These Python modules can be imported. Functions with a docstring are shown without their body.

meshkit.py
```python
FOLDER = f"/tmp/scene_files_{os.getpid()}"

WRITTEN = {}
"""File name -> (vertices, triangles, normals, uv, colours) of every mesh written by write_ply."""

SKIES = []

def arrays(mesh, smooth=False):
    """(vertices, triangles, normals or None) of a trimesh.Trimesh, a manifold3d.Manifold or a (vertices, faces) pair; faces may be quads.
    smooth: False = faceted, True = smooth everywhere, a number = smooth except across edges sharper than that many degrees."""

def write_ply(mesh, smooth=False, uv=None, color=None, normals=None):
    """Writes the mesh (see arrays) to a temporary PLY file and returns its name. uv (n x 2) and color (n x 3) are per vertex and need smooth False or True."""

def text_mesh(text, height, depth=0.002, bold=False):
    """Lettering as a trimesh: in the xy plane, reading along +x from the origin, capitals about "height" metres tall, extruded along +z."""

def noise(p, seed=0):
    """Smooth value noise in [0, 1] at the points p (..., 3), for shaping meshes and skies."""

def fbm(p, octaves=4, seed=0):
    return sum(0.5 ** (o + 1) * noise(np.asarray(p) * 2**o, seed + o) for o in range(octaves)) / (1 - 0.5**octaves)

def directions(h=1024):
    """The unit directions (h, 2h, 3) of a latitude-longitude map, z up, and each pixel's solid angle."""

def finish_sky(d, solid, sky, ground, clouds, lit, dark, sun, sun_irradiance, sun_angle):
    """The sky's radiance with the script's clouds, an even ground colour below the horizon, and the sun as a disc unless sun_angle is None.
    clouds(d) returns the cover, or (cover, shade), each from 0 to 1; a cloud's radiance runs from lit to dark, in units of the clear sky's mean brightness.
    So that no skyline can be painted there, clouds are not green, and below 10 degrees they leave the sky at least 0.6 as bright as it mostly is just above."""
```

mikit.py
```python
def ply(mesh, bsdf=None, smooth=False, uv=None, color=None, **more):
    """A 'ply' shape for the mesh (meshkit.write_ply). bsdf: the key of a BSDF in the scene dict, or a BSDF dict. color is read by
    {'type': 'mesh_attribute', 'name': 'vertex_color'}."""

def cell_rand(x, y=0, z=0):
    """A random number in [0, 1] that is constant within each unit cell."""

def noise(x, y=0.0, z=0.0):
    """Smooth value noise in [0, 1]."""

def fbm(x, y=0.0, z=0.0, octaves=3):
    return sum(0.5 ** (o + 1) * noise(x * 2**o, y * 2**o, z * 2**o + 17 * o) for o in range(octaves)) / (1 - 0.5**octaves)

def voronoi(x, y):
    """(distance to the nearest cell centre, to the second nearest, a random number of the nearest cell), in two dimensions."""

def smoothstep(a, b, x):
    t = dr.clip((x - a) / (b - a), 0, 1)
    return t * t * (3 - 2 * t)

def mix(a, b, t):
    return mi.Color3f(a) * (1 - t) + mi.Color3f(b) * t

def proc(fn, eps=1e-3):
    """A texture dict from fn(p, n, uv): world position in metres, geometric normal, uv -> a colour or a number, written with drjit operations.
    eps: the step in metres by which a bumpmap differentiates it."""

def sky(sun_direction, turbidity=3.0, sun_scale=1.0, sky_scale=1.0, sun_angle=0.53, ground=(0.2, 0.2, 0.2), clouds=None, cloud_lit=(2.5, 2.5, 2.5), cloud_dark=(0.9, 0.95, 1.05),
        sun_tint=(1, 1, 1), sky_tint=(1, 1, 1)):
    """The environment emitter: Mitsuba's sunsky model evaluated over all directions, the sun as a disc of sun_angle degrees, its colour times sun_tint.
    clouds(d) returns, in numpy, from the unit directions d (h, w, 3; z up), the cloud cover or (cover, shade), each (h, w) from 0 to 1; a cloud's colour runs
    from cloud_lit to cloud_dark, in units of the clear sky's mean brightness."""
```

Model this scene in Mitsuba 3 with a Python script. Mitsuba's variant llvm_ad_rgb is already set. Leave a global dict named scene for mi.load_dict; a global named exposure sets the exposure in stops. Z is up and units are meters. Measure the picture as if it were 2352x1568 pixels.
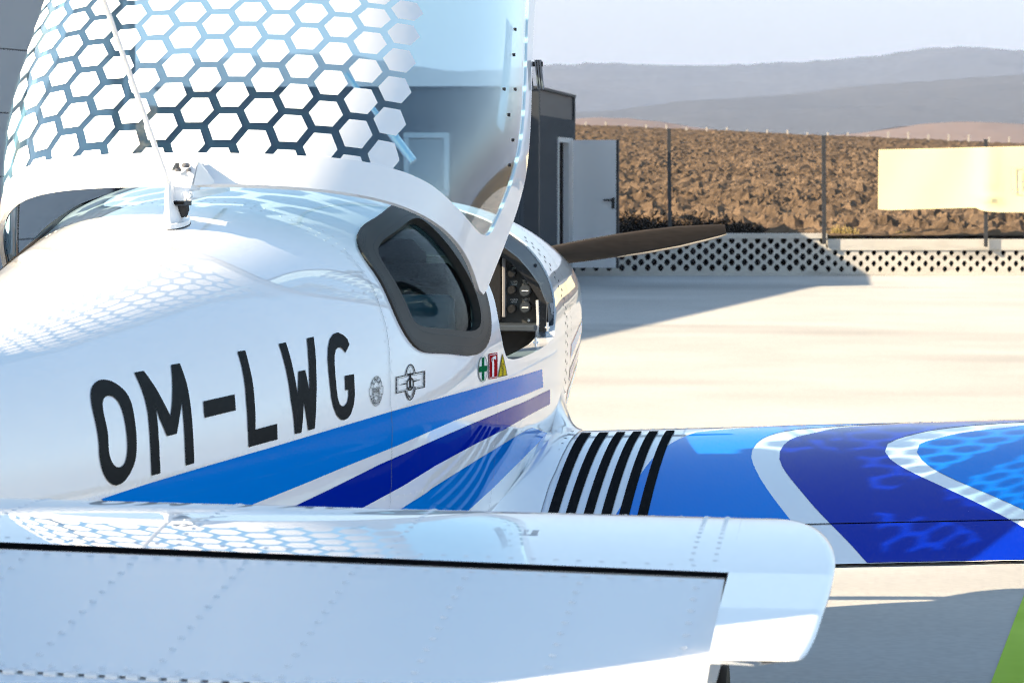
import math, random
import numpy as np, trimesh, shapely, drjit as dr, mitsuba as mi
import mikit, meshkit
from shapely.geometry import Polygon, LineString, MultiPolygon, box as sbox
from shapely import affinity
from shapely.ops import unary_union
from mikit import proc, noise, fbm, voronoi, cell_rand, smoothstep, mix
T = mi.ScalarTransform4f
random.seed(7); RNG = np.random.default_rng(7)
scene, labels = {'type': 'scene'}, {}
from scipy.interpolate import PchipInterpolator, CubicSpline
# ---- camera (fitted to the photograph); world = aircraft frame: x right, y forward, z up
FPX, YH, CAM_H, HEAD, CX0, CY0 = 6600.0, 375.0, 1.465, math.radians(6.65), -0.945, 2.69
PITCH = math.atan((784 - YH) / FPX)
_c, _s = math.cos(HEAD), math.sin(HEAD)
def to_cam(p):
    p = np.asarray(p, float)
    return np.stack([CX0 + p[..., 1]*_s + p[..., 0]*_c, CY0 + p[..., 1]*_c - p[..., 0]*_s, p[..., 2] - CAM_H], -1)
def from_cam(X, Y, Z=0.0):
    "camera-aligned ground frame (right, ahead of the camera, height above the ground) -> world"
    a, b = np.asarray(X, float) - CX0, np.asarray(Y, float) - CY0
    return np.stack(np.broadcast_arrays(a*_c - b*_s, a*_s + b*_c, np.asarray(Z, float)), -1)
# ---- camera, sky, exposure
_org = from_cam(0, 0, CAM_H)
_fwd = from_cam(0, math.cos(PITCH), 0) - from_cam(0, 0, 0); _fwd[2] = -math.sin(PITCH)
scene['camera'] = {'type': 'thinlens', 'fov': math.degrees(2*math.atan(1176/FPX)), 'fov_axis': 'x',
    'to_world': T().look_at(origin=_org.tolist(), target=(_org + _fwd).tolist(), up=[0, 0, 1]),
    'aperture_radius': 0.0022, 'focus_distance': 5.6, 'near_clip': .05, 'far_clip': 20000.0,
    'medium': {'type': 'ref', 'id': 'air'}}
SUN_EL, SUN_AZ = math.radians(28.5), math.radians(28)
SUN = (-math.cos(SUN_AZ)*math.cos(SUN_EL), -math.sin(SUN_AZ)*math.cos(SUN_EL), math.sin(SUN_EL))
def horizon_haze(d):                              # the pale dusty band all round the horizon
    t = np.clip((.17 - d[..., 2])/.14, 0, 1)
    return .92*t*t*(3 - 2*t)
scene['sky_light'] = mikit.sky(SUN, turbidity=3.0, sun_tint=(.97, 1.0, 1.05), sky_tint=(1.11, 1.0, .87), clouds=horizon_haze, cloud_lit=(.93, .95, .99), cloud_dark=(.93, .95, .99))
exposure = 3.6
# ---- fuselage: s, half width, top z, z of greatest width, bottom z, exponent top, exponent bottom
FUS = np.array([
 [-0.20, .045, 1.160, 1.03, .93, 2.0, 2.0],
 [0.30, .075, 1.175, 1.01, .84, 2.0, 2.0],
 [0.80, .130, 1.195, .99, .74, 2.0, 2.1],
 [1.30, .200, 1.225, .97, .64, 2.0, 2.2],
 [1.80, .285, 1.268, .955, .54, 2.05, 2.3],
 [2.30, .385, 1.328, .955, .46, 2.1, 2.4],
 [2.80, .475, 1.392, .97, .40, 2.12, 2.5],
 [3.30, .525, 1.442, .98, .36, 2.5, 2.6],
 [3.80, .540, 1.460, .99, .34, 2.5, 2.6],
 [4.40, .540, 1.370, 1.00, .34, 2.5, 2.6],
 [5.00, .525, 1.378, 1.03, .36, 2.4, 2.3],
 [5.50, .506, 1.325, 1.06, .40, 2.4, 2.1],
 [5.90, .462, 1.262, 1.06, .47, 2.3, 2.1],
 [6.10, .360, 1.200, 1.02, .58, 2.2, 2.1],
 [6.20, .200, 1.120, .98, .72, 2.0, 2.0]])
_fus = PchipInterpolator(FUS[:, 0], FUS[:, 1:])
def fus(s, ph):
    "point of the fuselage skin; ph degrees, 0 right, 90 top, 180 left"
    s, ph = np.broadcast_arrays(np.asarray(s, float), np.radians(np.asarray(ph, float)))
    w, zt, zm, zb, nt, nb = np.moveaxis(_fus(s), -1, 0)
    c, sn = np.cos(ph), np.sin(ph)
    h = np.where(sn >= 0, zt - zm, zm - zb); n = np.where(sn >= 0, nt, nb)
    rho = (np.abs(c/w)**n + np.abs(sn/h)**n) ** (-1/n)
    return np.stack([rho*c, s, zm + rho*sn], -1)
# ---- canopy, in its opened position: l along the rails (0 = rear corner), ph degrees round the section (0 right rail, 180 left rail)
C_B, C_X, C_Y, C_Z, C_N, C_SW = math.radians(44.97), .041, 3.144, 1.181, 2.235, .238
_cw = PchipInterpolator([-.2, 0, .4, .8, 1.2, 1.6, 1.9], [.44, .479, .541, .522, .505, .45, .36])
_ch = PchipInterpolator([-.2, 0, .4, .8, 1.2, 1.6, 1.9], [.59, .584, .553, .562, .555, .44, .27])
def can(u, ph, off=0.0):
    u, ph = np.broadcast_arrays(np.asarray(u, float), np.radians(np.asarray(ph, float)))
    w, h = _cw(u), _ch(u)
    c, sn = np.cos(ph), np.sin(ph)
    rho = (np.abs(c/w)**C_N + np.abs(sn/h)**C_N) ** (-1/C_N)
    x, hh = rho*c, rho*sn
    l = u - C_SW*np.clip(hh/h, 0, 1)**2
    return np.stack([C_X + x, C_Y + l*math.cos(C_B) - hh*math.sin(C_B), C_Z + l*math.sin(C_B) + hh*math.cos(C_B)], -1)
# ---- wing: r along the span, c round the airfoil (0 leading edge, +1 trailing edge above, -1 below)
W_LE, W_TE, W_T, W_Z, W_DI, W_INC = 4.63, 3.28, .15, .604, .036, .07
def naca(c, t):
    c = np.clip(c, 0, 1)
    return 5*t*(.2969*np.sqrt(c) - .126*c - .3516*c**2 + .2843*c**3 - .1036*c**4)
def wing(r, c):
    r, c = np.broadcast_arrays(np.asarray(r, float), np.asarray(c, float))
    a = np.abs(c); ch = W_LE - W_TE - .04*np.clip(np.abs(r) - 2.2, 0, 9)
    a2 = a**1.5 * (1 - .0) 
    th = naca(a2, W_T) + .003*a2
    cam = .08*a2*(1 - a2)
    z = W_Z + W_DI*np.abs(r) + ch*(W_INC*(1 - a2) + cam + np.sign(c)*th)
    return np.stack([r, W_LE - .02*np.clip(np.abs(r)-2.2, 0, 9) - a2*ch, z], -1)
# ---- tailplane: fixed part (c 0..1 from the leading edge to the hinge line) and elevator
def t_le(r):
    return .745 - .03*np.asarray(r, float)
def t_hinge(r):
    return .308 - .06*(np.asarray(r, float) - 1.13)
def t_z(r, a):
    return 1.056 - .034*a - .004*a*np.asarray(r, float) - .013*(np.asarray(r, float) - 1.13)*(.55 + .45*a)
def tail(r, c, half=.038):
    "upper (c>0) or lower (c<0) skin of the fixed tailplane as far as the hinge line"
    r, c = np.broadcast_arrays(np.asarray(r, float), np.asarray(c, float))
    a = np.abs(c); le = t_le(r)
    y = le + (t_hinge(r) - le)*a**1.6
    z = t_z(r, a) + np.sign(c)*half*np.sqrt(np.clip(1 - (1 - a**1.6)**2, 0, 1))**.9
    return np.stack([r, y, z], -1)
# outlines of markings and windows on the skin, as (station, angle) or (span, chord) surface coordinates
D = {
 'O': [[[1.5146,47.25],[1.5272,46.54],[1.5372,45.58],[1.5451,44.47],[1.5513,43.25],[1.5561,41.95],[1.5591,40.59],[1.5599,39.17],[1.5588,37.71],[1.5563,36.25],[1.5527,34.8],[1.5486,33.35],[1.5444,31.9],[1.5403,30.45],[1.5362,28.99],[1.5322,27.53],[1.5282,26.06],[1.5241,24.6],[1.5197,23.14],[1.5151,21.68],[1.5102,20.23],[1.5047,18.7944],[1.4982,17.4098],[1.4905,16.0993],[1.4817,14.8588],[1.4722,13.68],[1.4618,12.5944],[1.4503,11.6585],[1.437,10.9559],[1.4222,10.7953],[1.4081,11.5628],[1.3977,12.8872],[1.3908,14.4401],[1.3864,16.067],[1.384,17.7204],[1.3834,19.3728],[1.384,21.01],[1.3858,22.63],[1.3887,24.21],[1.3926,25.77],[1.3966,27.31],[1.4002,28.86],[1.4035,30.42],[1.4067,31.97],[1.41,33.51],[1.4134,35.05],[1.4167,36.58],[1.4203,38.1],[1.4245,39.61],[1.4297,41.1],[1.436,42.57],[1.4436,44.02],[1.4534,45.38],[1.4664,46.54],[1.4825,47.33],[1.4993,47.55]],[[1.4998,41.65],[1.5096,40.95],[1.5153,39.93],[1.5178,38.77],[1.5182,37.56],[1.5172,36.33],[1.5155,35.1],[1.5133,33.87],[1.5108,32.64],[1.508,31.41],[1.505,30.18],[1.502,28.95],[1.499,27.71],[1.496,26.47],[1.493,25.23],[1.4897,24],[1.486,22.77],[1.4818,21.56],[1.4771,20.36],[1.4716,19.2054],[1.4648,18.122],[1.4557,17.2488],[1.4437,16.8906],[1.4318,17.3947],[1.4242,18.5008],[1.4205,19.8284],[1.419,21.16],[1.4191,22.49],[1.4206,23.81],[1.4233,25.1],[1.4267,26.36],[1.4304,27.62],[1.4339,28.87],[1.4372,30.13],[1.4399,31.4],[1.4424,32.67],[1.4448,33.94],[1.4475,35.2],[1.4505,36.45],[1.4542,37.68],[1.4589,38.9],[1.465,40.1],[1.4739,41.13],[1.4867,41.73]]],
 'M': [[[1.6289,45.35],[1.6243,43.19],[1.6199,41.03],[1.6103,36.68],[1.5971,31.89],[1.5817,27.21],[1.5684,22.47],[1.5564,17.028],[1.5479,11.2065],[1.579,11.275],[1.5877,17.1341],[1.6013,23.09],[1.6142,27.46],[1.63,32.39],[1.6283,28.28],[1.6324,22.53],[1.6677,22.29],[1.6978,26.97],[1.7283,31.22],[1.7141,27.36],[1.6968,21.78],[1.6838,16.681],[1.6755,11.4963],[1.7061,11.5037],[1.7159,16.694],[1.726,20.91],[1.7428,26.42],[1.7595,31.07],[1.7759,35.48],[1.7965,41.99],[1.7646,42.72],[1.7475,40.13],[1.7229,36.49],[1.6927,31.83],[1.6681,28.25],[1.665,32.15],[1.6642,38.18],[1.6616,44.63]]],
 'dash': [[[1.8037,28.66],[1.8636,27.74],[1.9238,26.86],[1.9144,24.67],[1.9061,22.47],[1.8458,23.16],[1.7858,23.88],[1.7942,26.29]]],
 'L': [[[2.0173,37.46],[2.0461,36.84],[2.0269,32.72],[2.0076,27.92],[1.986,22.82],[1.958,15.1594],[2.0454,14.6371],[2.0357,10.4332],[1.9204,10.8928],[1.9333,16.7615],[1.9563,23.71],[1.9796,28.82],[2.0012,33.61]]],
 'W': [[[2.1815,34.43],[2.1631,29.89],[2.1457,25.26],[2.1256,19.4829],[2.1088,10.3183],[2.1359,10.1367],[2.1733,17.8886],[2.1658,10.1204],[2.1932,10.0356],[2.2247,16.7283],[2.271,24.29],[2.3059,28.79],[2.3329,32.23],[2.3026,32.6],[2.2649,28.02],[2.2379,24.21],[2.2088,19.662],[2.226,25.32],[2.1977,25.69],[2.1575,20.02],[2.1751,25.38],[2.1933,29.96],[2.2106,33.98]]],
 'G': [[[2.4609,26.45],[2.4648,27.87],[2.4579,29.16],[2.4424,30.41],[2.4194,30.62],[2.3926,29.87],[2.3656,28.13],[2.3411,25.67],[2.3237,23.06],[2.3084,19.9949],[2.2959,16.4872],[2.2936,14.0503],[2.2994,11.6832],[2.3134,10.2044],[2.3271,9.7479],[2.346,9.7909],[2.3653,10.6164],[2.3863,12.5864],[2.4011,14.6738],[2.4112,16.8646],[2.4249,19.5168],[2.3834,20.05],[2.3657,16.6611],[2.3805,16.5387],[2.3713,14.9127],[2.3605,13.7262],[2.3442,13.1295],[2.3317,13.2194],[2.3234,13.9554],[2.3217,15.549],[2.328,17.8951],[2.3437,21.31],[2.3602,23.9],[2.3754,25.67],[2.3914,26.78],[2.4069,27.12],[2.42,26.77],[2.4261,25.87],[2.4265,25.12]]],
 'stripe1': [[1.3664,7.1277],[1.4045,7.5347],[1.4431,7.9363],[1.4821,8.3237],[1.5217,8.6883],[1.5789,9.0027],[1.6372,9.2406],[1.6964,9.3803],[1.7567,9.4016],[1.8179,9.2344],[1.8795,9.0529],[1.9416,8.895],[2.0046,8.7549],[2.069,8.6795],[2.1351,8.6079],[2.2036,8.5346],[2.2751,8.4538],[2.3439,8.329],[2.4135,8.0806],[2.4846,7.7359],[2.5583,7.3241],[2.6499,6.703],[2.7513,6.0688],[2.8673,5.4743],[2.9923,4.9107],[3.0235,4.7686],[3.0558,4.6214],[3.0893,4.4672],[3.1242,4.3034],[3.1726,4.0986],[3.2249,3.863],[3.2825,3.5807],[3.3461,3.2456],[3.45,2.6575],[3.5622,2.0124],[3.6884,1.2629],[3.8411,0.3073],[3.9107,-0.0939],[3.9818,-0.4936],[4.0545,-0.8973],[4.1288,-1.3125],[4.1598,-6.0155],[4.0742,-5.5883],[3.9908,-5.1771],[3.9095,-4.7714],[3.8302,-4.362],[3.5985,-3.0557],[3.415,-2.1693],[3.2528,-1.4476],[3.1214,-1.036],[3.0754,-0.9543],[3.0317,-0.8905],[2.9898,-0.839],[2.9493,-0.7958],[2.8419,-0.8742],[2.742,-0.9486],[2.6539,-1.0435],[2.5734,-1.1911],[2.5122,-1.2592],[2.4533,-1.3856],[2.3958,-1.5829],[2.3393,-1.8663],[2.2834,-2.3005],[2.2293,-2.7893],[2.1771,-3.3103],[2.1264,-3.8606],[2.0762,-4.3915],[2.027,-4.9448],[1.9787,-5.5173],[1.931,-6.1054],[1.87,-6.9429],[1.8095,-7.7914],[1.7495,-8.7071],[1.6908,-9.7969],[1.6441,-10.8338],[1.5982,-11.9638],[1.553,-13.1753],[1.5086,-14.4562]],
 'stripe2': [[1.7558,-16.9003],[1.8006,-15.7829],[1.8459,-14.7245],[1.8914,-13.678],[1.9373,-12.65],[1.9791,-11.7373],[2.0214,-10.8475],[2.0644,-9.9832],[2.1082,-9.1472],[2.1463,-8.4939],[2.1852,-7.8628],[2.2251,-7.2554],[2.2661,-6.6731],[2.3213,-5.894],[2.3774,-5.2181],[2.4344,-4.6437],[2.4926,-4.1565],[2.579,-3.8237],[2.672,-3.5965],[2.7761,-3.4427],[2.8944,-3.3115],[2.9472,-3.2685],[3.0022,-3.2362],[3.06,-3.2237],[3.1217,-3.2432],[3.2532,-3.4879],[3.4157,-4.061],[3.5995,-4.8034],[3.832,-5.9854],[3.9472,-6.5148],[4.0666,-7.0433],[4.1905,-7.6011],[4.3192,-8.226],[4.333,-12.0191],[4.2026,-11.3667],[4.0773,-10.7877],[3.9567,-10.2421],[3.8405,-9.6981],[3.7265,-9.233],[3.629,-8.9355],[3.5418,-8.7378],[3.4611,-8.5994],[3.3653,-8.3419],[3.2746,-8.1246],[3.1952,-8.0449],[3.1249,-8.0744],[3.0378,-8.3206],[2.9578,-8.6349],[2.8825,-8.9842],[2.8105,-9.3452],[2.7584,-9.7633],[2.71,-10.2032],[2.6646,-10.6682],[2.6213,-11.1611],[2.5688,-11.6358],[2.5184,-12.1597],[2.4696,-12.7377],[2.4221,-13.3751],[2.3665,-14.3533],[2.3117,-15.4383],[2.2582,-16.6223],[2.2067,-17.867]],
 'stripe3': [[2.3608,-20.61],[2.4235,-19.3636],[2.4881,-18.2412],[2.5554,-17.233],[2.6265,-16.3299],[2.66,-15.9034],[2.6948,-15.4962],[2.7312,-15.1079],[2.7696,-14.7377],[2.7776,-14.6001],[2.7857,-14.4635],[2.7939,-14.3277],[2.8022,-14.1927],[2.8772,-13.5717],[2.9558,-12.9675],[3.0396,-12.4094],[3.1315,-11.939],[3.2113,-11.7148],[3.3041,-11.6618],[3.4083,-11.7442],[3.5196,-11.8824],[3.591,-12.0334],[3.6684,-12.2458],[3.7549,-12.5572],[3.8542,-13.0056],[3.8804,-13.2027],[3.9068,-13.3996],[3.9334,-13.5965],[3.9602,-13.7939],[4.3123,-18.8977],[4.274,-18.9476],[4.2362,-19.0034],[4.1988,-19.0638],[4.1619,-19.1277],[4.0544,-19.0889],[3.9503,-19.0561],[3.8492,-19.0093],[3.7529,-18.9661],[3.65,-19.1162],[3.56,-19.4114],[3.4778,-19.7882],[3.4008,-20.21],[3.3193,-20.57],[3.2439,-20.99],[3.1788,-21.57],[3.1204,-22.25],[3.0522,-23.12],[2.9894,-24.05],[2.9305,-25.03],[2.8745,-26.05]],
 'win_o': [[4.4329,67.79],[3.2443,50.76],[3.1873,50.46],[3.1354,50.14],[3.0883,49.97],[3.0454,50.01],[3.005,50.02],[2.966,49.74],[2.9283,48.96],[2.8944,47.74],[2.8671,46.24],[2.8462,44.59],[2.8309,42.9],[2.82,41.28],[2.8117,39.73],[2.8045,38.22],[2.7968,36.72],[2.7881,35.24],[2.7788,33.75],[2.7695,32.27],[2.7607,30.79],[2.7529,29.32],[2.7465,27.85],[2.7419,26.38],[2.7395,24.93],[2.7397,23.47],[2.7429,22.03],[2.7497,20.61],[2.7614,19.2288],[2.78,17.9698],[2.808,16.9039],[2.845,16.0737],[2.8857,15.4025],[2.9252,14.7855],[2.9634,14.1513],[3.0032,13.4515],[3.0478,12.6603],[3.0971,11.9398],[3.1477,11.5493],[3.196,11.641],[3.2397,12.1361],[3.2769,12.9307],[3.307,13.952],[3.3297,15.1522],[3.3464,16.4749],[3.359,17.862],[3.3689,19.2587],[3.3771,20.64],[3.3838,22],[3.3891,23.35],[3.3931,24.71],[3.3962,26.06],[3.3985,27.43],[3.4003,28.8],[3.4018,30.19],[3.4031,31.58],[3.4045,32.98],[3.406,34.4],[3.4079,35.82],[3.4102,37.25],[3.4131,38.69],[3.4167,40.15],[3.4211,41.61],[3.4263,43.09],[3.4324,44.58],[3.4375,46.06],[4.4162,59.37],[4.514,62.98],[4.5623,65.96],[4.5446,67.88]],
 'win_i': [[2.9549,43.75],[2.924,42.99],[2.902,41.85],[2.8884,40.49],[2.8787,39.1],[2.8709,37.74],[2.8645,36.42],[2.8588,35.12],[2.8533,33.84],[2.8478,32.56],[2.8424,31.29],[2.8371,30.02],[2.8318,28.75],[2.8267,27.45],[2.8219,26.15],[2.8185,24.83],[2.8233,23.64],[2.8409,22.65],[2.8673,21.84],[2.8977,21.17],[2.928,20.6],[2.9572,20.05],[2.987,19.4877],[3.02,18.8396],[3.0576,18.1038],[3.0988,17.4024],[3.1412,16.8767],[3.1813,16.6708],[3.2144,16.9323],[3.2378,17.6967],[3.2531,18.7985],[3.2632,20.05],[3.2705,21.29],[3.2756,22.49],[3.2791,23.68],[3.2815,24.86],[3.2831,26.06],[3.2841,27.26],[3.2846,28.46],[3.285,29.67],[3.2853,30.88],[3.2857,32.09],[3.2865,33.3],[3.2877,34.52],[3.2894,35.74],[3.2915,36.96],[3.2937,38.18],[3.2957,39.42],[3.2973,40.66],[3.2981,41.92],[3.2979,43.19],[3.2914,44.32],[3.2674,45],[3.228,45.17],[3.1826,45.03],[3.1367,44.77],[3.0938,44.53],[3.0556,44.41],[3.0206,44.33],[2.9875,44.15]],
 'open_right': [[3.4768,21.9],[3.473,20.2],[3.4598,16.9194],[3.4545,13.6071],[3.4651,10.1607],[3.4869,7.9953],[3.5198,6.8886],[3.5877,6.0289],[3.7029,5.3056],[3.8659,4.6195],[4.0734,4.0649],[4.2677,3.9789],[4.4154,4.4152]],
 'seam': [[1.3143,8.5478],[1.5233,10.0451],[1.7587,10.6053],[2.0069,9.9223],[2.2773,9.3525],[2.5846,7.7508],[2.9328,5.8748]],
 'logo_out': [[2.6127,14.5559],[2.661,14.0186],[2.6728,14.8561],[2.6889,15.5514],[2.7091,15.6689],[2.7229,14.9097],[2.7275,13.9536],[2.7314,13.3248],[2.7793,12.9505],[2.7608,9.396],[2.7142,9.7476],[2.7042,8.9429],[2.6883,8.1205],[2.6661,7.9653],[2.6514,8.9119],[2.6459,10.1284],[2.6445,10.4668],[2.5975,10.6378]],
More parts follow.
